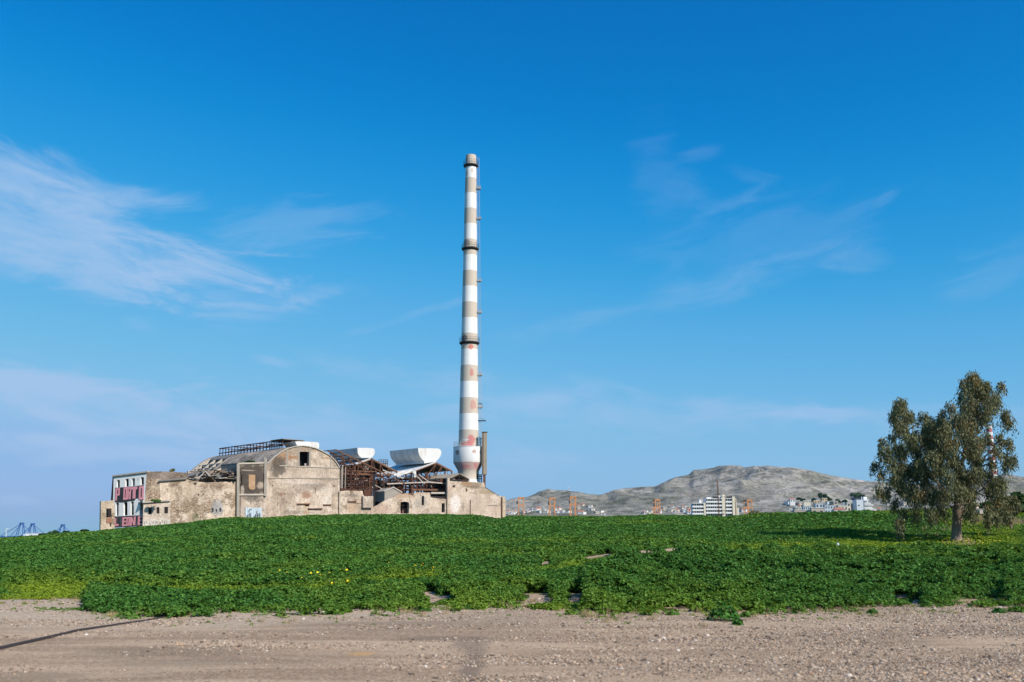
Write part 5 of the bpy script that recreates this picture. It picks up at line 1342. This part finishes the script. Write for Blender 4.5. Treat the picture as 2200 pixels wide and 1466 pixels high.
def scatter(name, pos, rot, scl, tint, kindi, coll, matl):
    me = bpy.data.meshes.new(name); n_ = len(pos); me.vertices.add(n_); me.vertices.foreach_set('co', np.asarray(pos, np.float32).ravel())
    for an, ty, arr in (('rot', 'FLOAT_VECTOR', rot), ('scl', 'FLOAT', scl), ('tint', 'FLOAT', tint), ('pick', 'INT', kindi)):
        a = me.attributes.new(an, ty, 'POINT'); arr = np.asarray(arr, np.int32 if ty == 'INT' else np.float32)
        a.data.foreach_set('vector' if ty == 'FLOAT_VECTOR' else 'value', arr.ravel())
    me.materials.append(matl)
    o = bpy.data.objects.new(name, me); col.objects.link(o)
    g_ = bpy.data.node_groups.new(name + '_spread', 'GeometryNodeTree')
    g_.interface.new_socket('Geometry', in_out='INPUT', socket_type='NodeSocketGeometry'); g_.interface.new_socket('Geometry', in_out='OUTPUT', socket_type='NodeSocketGeometry')
    N_ = g_.nodes; gi, go_ = N_.new('NodeGroupInput'), N_.new('NodeGroupOutput')
    ip = N_.new('GeometryNodeInstanceOnPoints'); ci = N_.new('GeometryNodeCollectionInfo'); ci.inputs['Collection'].default_value = coll
    ci.inputs['Separate Children'].default_value = True; ci.inputs['Reset Children'].default_value = True

    def na(nm, ty):
        q = N_.new('GeometryNodeInputNamedAttribute'); q.data_type = ty; q.inputs[0].default_value = nm; return q.outputs[0]
    L_ = g_.links
    L_.new(gi.outputs[0], ip.inputs['Points']); L_.new(ci.outputs[0], ip.inputs['Instance']); ip.inputs['Pick Instance'].default_value = True
    L_.new(na('pick', 'INT'), ip.inputs['Instance Index']); L_.new(na('rot', 'FLOAT_VECTOR'), ip.inputs['Rotation']); L_.new(na('scl', 'FLOAT'), ip.inputs['Scale'])
    L_.new(ip.outputs[0], go_.inputs[0])
    md = o.modifiers.new('spread', 'NODES'); md.node_group = g_
    return o


NK = 6
mc = proto_collection('mallow_shapes', [('mallow_leaves_%s' % 'abcdef'[k], *leaf_clump(k + 1, .24, 30, .052, .17), M['mallow']) for k in range(NK)])


def canopy(px, py, X, Y, e):
    """height of the weeds above the soil"""
    low = blurmask(px, py - .2 / np.maximum(Y, 10) * F, YELLOW, 1.0, X, Y)
    H = .16 + .26 * fbm(X / 5, Y / 7, 3, 61)
    big = inpoly(px, py, [(1190, 1320), (1260, 1262), (1360, 1232), (1480, 1212), (1600, 1204), (1800, 1197), (2230, 1192), (2230, 1300), (2040, 1300), (1960, 1310), (1500, 1322)])
    H = H + np.where(big, .24, 0) * np.clip((e - py) / 45, .2, 1)
    far = np.clip((Y - 40) / 60, 0, 1)
    lump = 1.35 * (np.maximum(vnoise(X / .62, Y / .62, 71), .55 * vnoise(X / .4 + 9, Y / .4, 72)) * (1 - far) + vnoise(X / 1.6, Y / 2.2, 75) * far) - .1; lump2 = fbm(X / 2.6, Y / 2.6, 2, 73)
    H = H * np.where(big, .05 + 1.1 * lump + .7 * lump2, .22 + .75 * lump + .62 * lump2 * (1 - .3 * far))
    H = H * (1 - .82 * low)
    H = np.minimum(H, .03 + np.clip(e - py, 0, 90) / 90 * np.where(big, 2.2, 1.1) + .12 * lump)
    return np.maximum(H, .05), low


allp = []
for (y0, y1, dens, sc0, sp) in [(17.5, 27, 130, .55, 0), (27, 36, 85, .66, 1), (36, 52, 50, .86, 2), (52, 82, 23, 1.25, 3), (82, 152, 9, 1.9, 4)]:
    wmax = .60 * y1; n_ = int((y1 - y0) * 2 * wmax * dens)
    X = rng.uniform(-wmax, wmax, n_); Y = rng.uniform(y0, y1, n_)
    k = np.abs(X) < .575 * Y + 1.5; X, Y = X[k], Y[k]
    Zg = ground_z(X, Y); px, py = to_px(X, Y, Zg); v, e = veg_state(px, py, X, Y)
    X, Y, Zg, px, py, e = (q[v] for q in (X, Y, Zg, px, py, e))
    H, low = canopy(px, py, X, Y, e)
    dry = blurmask(px, py - .2 / Y * F, DRY, 1, X, Y)
    thin = (rng.random(len(X)) > dry * .8) & (rng.random(len(X)) < np.where(e - py < -4, .75, np.where(e - py < 12, .30 + np.clip(e - py, -6, 12) / 17, 1)))
    X, Y, Zg, px, py, H, low = (q[thin] for q in (X, Y, Zg, px, py, H, low))
    s_ = sc0 * rng.uniform(.7, 1.3, len(X)) * (1 - .25 * low)
    hf_ = np.where(rng.random(len(X)) < .7, 1.0, rng.uniform(.3, .9, len(X)))
    Z = Zg + np.maximum(H * hf_ - .13 * s_, -.02)
    def hides(z_):
        hp = np.maximum(z_ + .17 * s_ - Zg, .03) / Y * F; m = np.zeros(len(X), bool)
        wd_ = .19 * s_ / Y * F
        for f_ in (0, .25, .5, .75, 1.0):
            for dx_ in (-1, 0, 1):
                for p in BARE[:9]: m |= inpoly(px + dx_ * wd_, py - f_ * hp, p)
        return m
    hd = hides(Z); s_ = np.where(hd, s_ * .5, s_); Z = np.where(hd, Zg - .02, Z); H = np.where(hd, .05, H)
    ok = ~hides(Z)
    X, Y, Zg, Z, px, py, H, low, s_ = (q[ok] for q in (X, Y, Zg, Z, px, py, H, low, s_))
    tilt = np.stack([rng.normal(0, .28, len(X)), rng.normal(0, .28, len(X)), rng.uniform(0, 6.28, len(X))], -1)
    tn = np.clip(low * .8 + (fbm(X / 13, Y / 11, 4, 81) - .51) * 1.5 + (fbm(X / 2.2, Y / 2.2, 3, 83) - .55) * .6 + rng.normal(0, .07, len(X)) + np.where(H < .16, .12, 0), 0, 1)
    tn = np.clip(tn * (.55 + .45 * (fbm(X / 1.3, Y / 1.3, 2, 82))), 0, 1)
    allp.append((np.stack([X, Y, Z], -1), tilt, s_, tn, rng.integers(0, NK, len(X))))
n_ = 60000
X = rng.uniform(-15, 15, n_); Y = rng.uniform(16, 25, n_); Zg = ground_z(X, Y); px, py = to_px(X, Y, Zg); v, e = veg_state(px, py, X, Y)
k = (~v) & (py > e) & (py < e + 34) & (rng.random(n_) < .16 * np.exp(-(py - e) / 8) * (fbm(X * 1.5, Y * 1.5, 3, 35) * 2) ** 3)
X, Y, Zg = X[k], Y[k], Zg[k]; sd_ = (X, Y, Zg)
allp.append((np.stack([X, Y, Zg - .02], -1), np.stack([rng.normal(0, .2, len(X)), rng.normal(0, .2, len(X)), rng.uniform(0, 6.28, len(X))], -1), rng.uniform(.12, .34, len(X)), rng.uniform(.1, .6, len(X)), rng.integers(0, NK, len(X))))
P_, R_, S_, T_, K_ = (np.concatenate([q[i] for q in allp]) for i in range(5))
print('mallow clumps', len(P_))
mo = scatter('mallow_field', P_, R_, S_, T_, K_, mc, M['mallow'])
tag(mo, 'dense green mallow weeds covering the slope', 'weeds', kind='stuff')

# dry grass and yellow blossoms
M['straw'] = simple('dry_straw', (.36, .27, .14), .95, .3, 4)


def blades(seed, mt):
    rs = random.Random(seed); v_, f_ = [], []
    for _ in range(26):
        a = rs.random() * 6.28; r_ = rs.random() * .25; h = rs.uniform(.12, .42); q = Vector((r_ * math.cos(a), r_ * math.sin(a), 0)); b2 = rs.random() * 6.28
        t = Vector((math.cos(b2), math.sin(b2), 0)) * .012; tip = q + Vector((rs.gauss(0, .1), rs.gauss(0, .1), h)); b0_ = len(v_)
        v_ += [tuple(q - t), tuple(q + t), tuple(tip)]; f_.append((b0_, b0_ + 1, b0_ + 2))
    return v_, f_


sc_c = proto_collection('straw_shapes', [('straw_%s' % 'abc'[k], *blades(k, None), M['straw']) for k in range(3)])
X = rng.uniform(10, 45, 9000); Y = rng.uniform(40, 135, 9000); Zg = ground_z(X, Y); px, py = to_px(X, Y, Zg)
k = blurmask(px, py, DRY, 1, X, Y) > rng.uniform(.1, .9, 9000); X, Y, Zg = X[k], Y[k], Zg[k]; n0_ = len(X)
q_ = rng.random(len(sd_[0])) < .16; X, Y, Zg = (np.concatenate([a_, b_[q_] + c_]) for a_, b_, c_ in ((X, sd_[0], .1), (Y, sd_[1], -.1), (Zg, sd_[2], 0)))
so = scatter('dry_grass', np.stack([X, Y, Zg], -1), np.stack([X * 0, X * 0, rng.uniform(0, 6, len(X))], -1), np.where(np.arange(len(X)) < n0_, rng.uniform(1.0, 2.0, len(X)), rng.uniform(.15, .42, len(X))), X * 0, rng.integers(0, 3, len(X)), sc_c, M['straw'])
tag(so, 'straw coloured dry grass under the tree and along the gravel edge', 'dry grass', kind='stuff')
M['petal'] = simple('yellow_petal', (.80, .62, .02), .8, .1, 4)
fl = []
for (cx_, cy_, rx, ry, k) in [(700, 1243, 60, 9, 60), (600, 1252, 120, 8, 50), (900, 1230, 60, 7, 25), (2070, 1170, 60, 10, 45), (1930, 1176, 90, 9, 18), (2120, 1166, 50, 12, 18), (1720, 1170, 100, 10, 8), (450, 1254, 100, 8, 30), (200, 1252, 120, 8, 20)]:
    for _ in range(k): fl.append((random.gauss(cx_, rx * .6), random.gauss(cy_, ry * .6)))
yy_t = np.linspace(20, 140, 800)
v_, f_ = [], []
for (px, py) in fl:
    d = ray(px, py); xs = d.x / d.y * yy_t; zz = ground_z(xs, yy_t); _, pyy = to_px(xs, yy_t, zz); k = int(np.argmin(np.abs(pyy - py)))
    c = Vector((xs[k], yy_t[k], zz[k] + random.uniform(.12, .3)))
    vv, ff = leaf_disc(c, Vector((random.gauss(0, .4), -.7 + random.gauss(0, .3), 1)), random.uniform(.022, .045), 6, .3)
    b0_ = len(v_); v_ += [tuple(p) for p in vv]; f_ += [tuple(i + b0_ for i in q) for q in ff]
fo = np_mesh('wildflowers', v_, f_, M['petal']); tag(fo, 'scattered tiny yellow wildflowers in the lighter grass', 'wildflowers', kind='stuff')

# single weeds on the gravel
for (px, py, wpx_, hh_, lab) in [(1555, 1334, 68, .34, 'biggest green weed clump standing alone on the gravel before the right bushes'), (1585, 1342, 20, .12, 'tiny weed tuft just below the biggest lone clump'), (905, 1318, 42, .10, 'flat weed tuft on gravel below the bare notch'), (1005, 1315, 26, .07, 'small weed tuft on gravel left of centre bushes'), (1875, 1318, 22, .09, 'tiny weed tuft on gravel below the right hand bushes'), (2146, 1316, 28, .10, 'small flat weed tuft at the far right of the gravel'), (1075, 1308, 18, .06, 'faintest low weed tuft on gravel by the path bend')]:
    d = ray(px, py); g0_ = Vector((0, 0, EYE)) + d * (-EYE / d.z); g0_.z = float(ground_z(g0_.x, g0_.y)); wm = wpx_ / F * g0_.y; rs = random.Random(int(px))
    v_, f_ = [], []
    for _ in range(int(60 + wm * 190)):
        a = rs.random() * 6.283; r_ = math.sqrt(rs.random()); q = Vector((g0_.x + math.cos(a) * r_ * wm / 2, g0_.y + math.sin(a) * r_ * wm / 2 * .8, g0_.z + hh_ * (1 - r_ * r_ * .85) * rs.uniform(.25, 1.0)))
        vv, ff = leaf_disc(q, Vector((math.cos(a) * r_ + rs.gauss(0, .4), math.sin(a) * r_ + rs.gauss(0, .4), .9)), rs.uniform(.03, .055), 6, .25, True, rs); b0_ = len(v_); v_ += [tuple(p) for p in vv]; f_ += [tuple(i + b0_ for i in qq) for qq in ff]
    o = np_mesh('weed_clump', v_, f_, M['mallow2'], None, tuple(g0_)); o.location = g0_; tag(o, lab, 'weed', 'weed tufts on the gravel')

# loose stones
stm, n, b = new_mat('pebble')
ti = n.new('ShaderNodeAttribute', attribute_name='tint', attribute_type='INSTANCER').outputs['Fac']
n.set(b.inputs['Base Color'], n.ramp(ti, [(0, (.11, .08, .06)), (.25, (.25, .18, .125)), (.5, (.42, .33, .245)), (.72, (.52, .40, .29)), (.85, (.44, .26, .15)), (1, (.70, .61, .51))])); b.inputs['Roughness'].default_value = .9; b.inputs['Specular IOR Level'].default_value = .2
pv = []
for k in range(5):
    bm = bmesh.new(); bmesh.ops.create_icosphere(bm, subdivisions=1, radius=1); rs = random.Random(k)
    for v in bm.verts: v.co = Vector((v.co.x * rs.uniform(.8, 1.25), v.co.y * rs.uniform(.7, 1.0), v.co.z * rs.uniform(.4, .7)))
    bm.verts.ensure_lookup_table(); pv.append(('pebble_%s' % 'abcde'[k], [tuple(v.co) for v in bm.verts], [tuple(v.index for v in f.verts) for f in bm.faces], stm)); bm.free()
pc_ = proto_collection('pebble_shapes', pv)
n_ = 230000
Y = 9.3 + (24.5 - 9.3) * rng.random(n_) ** 1.15; X = rng.uniform(-.58, .58, n_) * Y; Zg = ground_z(X, Y); px, py = to_px(X, Y, Zg); vg, _ = veg_state(px, py, X, Y)
den = fbm(X / 2.2, Y / .9, 4, 91) + .12 * np.clip(X / 5, -1, 1) + np.where(py < 1335, .12, 0)
k = (~vg) & (den > rng.uniform(.34, .80, n_)); X, Y, Zg, den = X[k], Y[k], Zg[k], den[k]
s_ = .007 + .014 * rng.random(len(X)) ** 2.4 + np.where(rng.random(len(X)) < .02, rng.uniform(.012, .03, len(X)), 0)
po = scatter('gravel_stones', np.stack([X, Y, Zg + s_ * .15], -1), np.stack([rng.normal(0, .2, len(X)), rng.normal(0, .2, len(X)), rng.uniform(0, 6.28, len(X))], -1), s_, np.clip(rng.normal(.40, .31, len(X)), 0, 1), rng.integers(0, 5, len(X)), pc_, stm)
print('pebbles', len(X)); tag(po, 'loose pinkish grey gravel stones on the lot', 'gravel', kind='stuff')

# blown plastic bag
d = ray(1801, 1183); xs = d.x / d.y * yy_t; zz = ground_z(xs, yy_t); _, pyy = to_px(xs, yy_t, zz); k = int(np.argmin(np.abs(pyy - 1184))); g0_ = Vector((xs[k], yy_t[k], zz[k] + .12))
bm = bmesh.new(); bmesh.ops.create_icosphere(bm, subdivisions=3, radius=1); rs = random.Random(2)
from mathutils import noise as mnoise
for v in bm.verts:
    q = v.co.copy(); w_ = 1 + .45 * mnoise.noise(q * 2.2) + .2 * mnoise.noise(q * 6)
    v.co = Vector((q.x * .10 * w_, q.y * .09 * w_, (q.z * .17 + .14) * w_ if q.z > -.3 else q.z * .1))
me = bpy.data.meshes.new('plastic_bag'); bm.to_mesh(me); bm.free(); me.materials.append(M['bag'])
o = bpy.data.objects.new('plastic_bag', me); col.objects.link(o); o.location = g0_; tag(o, 'crumpled white plastic bag caught in the weeds below the tree shadow', 'bag')

# ---- eucalyptus
TD = 70.0
ZS = 1840, 780, 3.4917


def tz(x, y, dy=0.0): return at(ZS[0] + x / ZS[2], ZS[1] + y / ZS[2], TD + dy)


BL = """870 105 62|805 140 48|960 175 62|1080 165 40|905 225 92|780 245 48|1030 275 72|850 330 100|1115 380 52|700 320 42|640 375 42|1140 430 46|950 400 72|760 430 82|330 305 62|290 380 66|385 395 62|500 395 52|540 475 66|330 480 76|420 560 76|260 555 44|190 590 40|205 675 54|140 755 40|188 815 36|600 560 92|700 620 95|820 540 95|900 610 80|965 555 55|1075 560 46|1140 590 46|1040 650 55|1130 700 56|1180 712 30|1118 765 34|330 650 76|450 650 60|560 700 76|330 780 76|420 800 84|300 880 72|380 930 82|500 850 86|620 800 84|700 850 60|800 850 84|900 830 74|985 830 52|1050 885 72|165 945 46|220 960 44|285 1040 36|450 1000 82|560 980 86|660 980 72|780 960 86|860 980 66|990 950 48|1060 975 56|1095 900 46|350 1110 46|320 1180 50|330 1240 26|440 1120 54|560 1120 62|640 1100 54|835 1090 62|870 1125 44|985 1100 44|1040 1080 44|1060 1150 36|980 1180 24|480 540 50|660 480 60|620 430 40|860 450 70|980 320 60|900 720 60|740 740 80|640 680 80|480 760 70|860 660 70|260 740 50|240 650 40|1010 740 36|560 620 70|560 430 46|600 490 58|540 555 66|625 560 76|675 450 52|820 180 50|920 130 40"""
blobs = [tuple(map(float, q.split())) for q in BL.split('|')]
rs = random.Random(5)
tb = tz(752, 1325); tb.z = float(ground_z(tb.x, TD)) - .05
tree = empty('eucalyptus_tree', tb, 'tall drooping grey green eucalyptus tree with pale trunk on the grass', 'tree')
limbs = {'trunk': [(748, 1335, 0, .84), (748, 1270, 0, .66), (756, 1200, 0, .62), (762, 1120, 0, .74), (757, 1060, 0, .70)],
         'a': [(757, 1070, 0, .52), (760, 900, .1, .44), (800, 700, .2, .38), (850, 520, .2, .30), (885, 330, 0, .2), (880, 180, 0, .10), (872, 90, 0, .03)],
         'b': [(755, 1080, 0, .40), (640, 930, -.6, .34), (500, 760, -.8, .28), (400, 580, -.5, .2), (350, 430, -.2, .13), (320, 290, 0, .04)],
         'c': [(770, 980, .2, .28), (900, 820, .8, .22), (1010, 660, .9, .16), (1100, 520, .6, .10), (1130, 420, .5, .04)],
         'd': [(745, 1110, -.2, .30), (600, 1000, -1.2, .22), (440, 930, -1.6, .16), (310, 870, -1.2, .10), (200, 800, -.8, .05)],
         'e': [(770, 1100, -.2, .26), (880, 1000, -1.3, .2), (1000, 900, -1.5, .13), (1090, 880, -1.2, .06)],
         'f': [(850, 520, .2, .2), (950, 380, .7, .14), (1030, 270, .8, .08), (1085, 165, .6, .03)],
         'g': [(800, 700, .2, .22), (680, 560, 1.2, .16), (640, 420, 1.2, .1), (680, 310, .9, .04)],
         'h': [(755, 1080, .2, .3), (620, 900, 1.5, .2), (470, 700, 1.7, .14), (500, 450, 1.2, .05)],
         'i': [(400, 580, -.5, .13), (300, 560, -.8, .09), (200, 590, -.9, .04)],
         'j': [(712, 1180, -.2, .22), (680, 1130, -.5, .16), (630, 1040, -1, .1), (560, 960, -1.2, .05)]}
tm_, tubepts = MB(), []
for nm, pts in limbs.items():
    w3 = [tz(x, y, abs(dy) * .9) for x, y, dy, r_ in pts]; rad = [r_ / 2 * (1 if nm == 'trunk' else .62) for *_, r_ in pts]
    if nm == 'trunk':
        w3[0].z = tb.z - .2
    # resample with wobble
    P3, R3 = [], []
    for i in range(len(w3) - 1):
        for k in range(4):
            t = k / 4; q = w3[i].lerp(w3[i + 1], t); amp_ = .05 if nm != 'trunk' else .02
            P3.append(q + Vector((rs.gauss(0, amp_), rs.gauss(0, amp_), 0))); R3.append(rad[i] + (rad[i + 1] - rad[i]) * t)
    P3.append(w3[-1]); R3.append(rad[-1])
    tm_.tube(P3, R3, 10 if nm == 'trunk' else 7)
    tubepts += [(p, r_) for p, r_ in zip(P3, R3) if nm != 'trunk']
tm_.build('trunk', M['bark'], tree, True)
tw_ = MB(); V3, F3 = [], []
LF = []
for bi, (x, y, r_) in enumerate(blobs):
    edge = min(1, max(0, (abs(x - 690) / 520)))
    dy = rs.uniform(-1, 1) * 3.0 * (1 - edge * .7)
    for rep in range(2 if r_ > 56 else 1):
        d2 = dy if rep == 0 else -dy * .8 + rs.uniform(-.6, .6)
        c = tz(x, y, d2); rm = r_ * .88 / ZS[2] / F * TD
        near = min(tubepts, key=lambda q: (q[0] - c).length + max(0, q[0].z - c.z) * .6)
        mid_ = near[0].lerp(c, .5) + Vector((rs.gauss(0, .15), rs.gauss(0, .15), .25))
        if (near[0] - c).length < 2.0: tw_.tube([near[0], mid_, c + Vector((0, 0, rm * .3))], [min(near[1], .05), .03, .012], 5)
        ns = int(70 * (rm / 1.0) ** 2 / .5 * (1 if rep == 0 else .7)) + 16
        for s__ in range(ns):
            u = Vector((rs.gauss(0, 1), rs.gauss(0, 1), rs.gauss(0, 1))).normalized() * (rs.random() ** .42)
            st_ = c + Vector((u.x * rm * .9, u.y * rm * 1.0, u.z * rm * .8 + rm * .3))
            ln = rs.uniform(.4, 1.15); sway = Vector((rs.gauss(0, .25), rs.gauss(0, .25), -1))
            nl = rs.randint(7, 12)
            for k in range(nl):
                q = st_ + sway * (ln * k / nl) + Vector((rs.gauss(0, .05), rs.gauss(0, .05), rs.gauss(0, .04)))
                LF.append((q, Vector((rs.gauss(0, .5), rs.gauss(0, .5), -1)), rs.uniform(.13, .26)))
for q, d, l_ in LF:
    d.normalize(); sd = d.cross(Vector((rs.gauss(0, 1), rs.gauss(0, 1), .2))).normalized() * (l_ * .17)
    b0_ = len(V3); V3 += [tuple(q), tuple(q + d * l_ * .45 + sd), tuple(q + d * l_), tuple(q + d * l_ * .45 - sd)]; F3.append((b0_, b0_ + 1, b0_ + 2, b0_ + 3))
print('eucalypt leaves', len(F3))
tw_.build('twigs', M['bark'], tree)
np_mesh('crown', V3, F3, M['eucalypt'], tree, tuple(tree.location))


def bush(name, px, py, wpx_, hpx, YD, label, mat='bushleaf', group=None, nleaf=900, ls=.16, droop=False, cat='bush'):
    g0_ = at(px, py, YD); wm, hm_ = wpx_ / F * YD, hpx / F * YD; rs = random.Random(int(px * 7)); root = empty(name, g0_, label, cat, group); v_, f_ = [], []
    st_ = MB()
    lob = [(Vector((rs.uniform(-.36, .36) * wm, rs.uniform(-.3, .3) * wm, rs.uniform(.25, .78) * hm_)), rs.uniform(.16, .3)) for _ in range(9)]
    for c, r_ in lob: st_.tube([g0_ + Vector((0, 0, -.3)), g0_ + c * .5 + Vector((rs.gauss(0, .05), 0, .1)), g0_ + c], [.05, .035, .015], 5)
    for _ in range(nleaf):
        c, r_ = rs.choice(lob); u = Vector((rs.gauss(0, 1), rs.gauss(0, 1), rs.gauss(0, 1))).normalized() * rs.random() ** .35
        q = g0_ + c + Vector((u.x * r_ * wm, u.y * r_ * wm, u.z * r_ * hm_ * 1.1))
        if droop:
            d = Vector((rs.gauss(0, .4), rs.gauss(0, .4), -1)).normalized(); sd = d.cross(Vector((rs.gauss(0, 1), rs.gauss(0, 1), .2))).normalized() * ls * .2; b0_ = len(v_); v_ += [tuple(q), tuple(q + d * ls * .5 + sd), tuple(q + d * ls), tuple(q + d * ls * .5 - sd)]; f_ += [(b0_, b0_ + 1, b0_ + 2), (b0_, b0_ + 2, b0_ + 3)]
        else:
            vv, ff = leaf_disc(q, u + Vector((0, 0, .5)) + Vector((rs.gauss(0, .4), rs.gauss(0, .4), rs.gauss(0, .4))), ls * rs.uniform(.6, 1.2), 5, .2, False, rs); b0_ = len(v_); v_ += [tuple(p) for p in vv]; f_ += [tuple(i + b0_ for i in qq) for qq in ff]
    st_.build('stem', M['bark'], root); np_mesh('foliage', v_, f_, M[mat], root, tuple(g0_)); return root


bush('young_eucalyptus', 2172, 1128, 50, 70, 74, 'small drooping young eucalyptus right of the big tree', 'eucalypt', None, 4200, .2, True, 'tree')
bush('bush', 2152, 1108, 70, 40, 96, 'green bush on the rise behind the young eucalyptus', group='bushes on the right hand rise', nleaf=2200, ls=.22)
bush('bush', 2192, 1104, 60, 48, 97, 'taller green bush cut by the right edge of the picture', group='bushes on the right hand rise', nleaf=2200, ls=.22)
bush('bush', 2110, 1102, 40, 22, 96, 'low dark bush seen between trunk and young eucalyptus', group='bushes on the right hand rise', nleaf=1200, ls=.22)
for (px, py, wp, hp, lab) in [(94, 1153, 18, 6, 'small dark bush on the left crest before the white shed'), (120, 1151, 26, 10, 'wider dark bush on the left crest below the lone crane'), (145, 1149, 18, 7, 'dark bush on the left crest right of the wider one'), (181, 1146, 13, 8, 'little pointed bush on the left crest nearest the hut ruin'), (43, 1157, 10, 4, 'tiniest bush on the left crest below the leftmost crane')]:
    bush('bush', px, py, wp, hp, 150, lab, group='bushes on the left crest', nleaf=700, ls=.2)
bush('bush', 1622, 1110, 22, 12, 170, 'brownish bare bush on the crest beside the rightmost orange frame', 'eucalypt', None, 700, .22)
bush('roof_shrub', 369, 1016, 9, 9, 176, 'small shrub growing on the grey wall top of the lettered ruin', 'eucalypt', None, 260, .2, False, 'shrub')
bush('roof_weeds', 537, 994, 22, 4, 181, 'low green weeds growing on the smoke stained block roof', 'bushleaf', None, 300, .14, False, 'weeds')
bush('wall_weeds', 332, 1078.5, 24, 5, 160.3, 'patch of green grass growing on the annex roof', 'mallow2', None, 420, .12, False, 'weeds')
bush('wall_weeds', 420, 1117, 14, 16, 168, 'dark shrub against the foot of the long stone hall', 'bushleaf', None, 130, .12, False, 'weeds')
for k, (px, py, w_) in enumerate([(1840, 1075, 22), (1852, 1072, 14), (1768, 1073, 18), (1778, 1077, 14), (1748, 1078, 9), (1760, 1084, 9), (1800, 1082, 14), (1815, 1084, 12), (1726, 1078, 9), (1716, 1076, 8)]):
    p = hill_pt(px, py); bush('hill_tree', px, py, w_, w_ * .75, p.y, 'dark green round tree among the hillside houses', group='dark trees on the slope', nleaf=260, ls=1.3, cat='tree')

# rubble pile behind the trunk
g0_ = at(2110, 1099, 94); e = empty('rubble_pile', g0_, 'heap of grey broken concrete behind the tree', 'rubble pile'); rs = random.Random(9)
for k in range(7):
    m = MB(); c = g0_ + Vector((rs.uniform(-.7, .7), rs.uniform(-.5, .5), rs.uniform(-.1, .3))); u = Vector((rs.gauss(0, 1), rs.gauss(0, 1), 0))
    m.box(c, (rs.uniform(.4, .9), rs.uniform(.3, .6), rs.uniform(.15, .35)), u); m.build('concrete_chunk', M['concrete'], e)

# ------------------------------------------------------------------ air
HZ = 3.2e-5
hzm = bpy.data.materials.new('air_haze'); hzm.use_nodes = True; n = NT(hzm.node_tree); n.nodes.remove(n.nodes['Principled BSDF'])
vol = n.new('ShaderNodeVolumePrincipled'); vol.inputs['Color'].default_value = (.55, .74, 1.0, 1); vol.inputs['Density'].default_value = HZ; vol.inputs['Anisotropy'].default_value = .1
n.links.new(vol.outputs[0], n.nodes['Material Output'].inputs['Volume'])
mb = MB(); mb.hexa([(-13000, -300, -40), (13000, -300, -40), (13000, 12600, -40), (-13000, 12600, -40), (-13000, -300, 260), (13000, -300, 260), (13000, 12600, 260), (-13000, 12600, 260)])
hz = mb.build('haze', hzm); tag(hz, kind='stuff')

# dark line on the gravel, modelled as a thin tube
pts = []
for (px, py) in [(-60, 1410), (0, 1396), (60, 1382), (120, 1367), (165, 1357), (215, 1349), (260, 1342), (300, 1336), (340, 1330), (372, 1325), (398, 1321)]:
    d = ray(px, py); q = Vector((0, 0, EYE)) + d * (-EYE / d.z); q.z = float(ground_z(q.x, q.y)) + .012; pts.append(q)
m = MB(); m.tube(pts, list(np.linspace(.036, .012, len(pts))), 8)
tag(m.build('dark_tube', M['darksteel'], smooth=True), 'thin black tube lying in a long curve across the gravel', 'dark_tube')
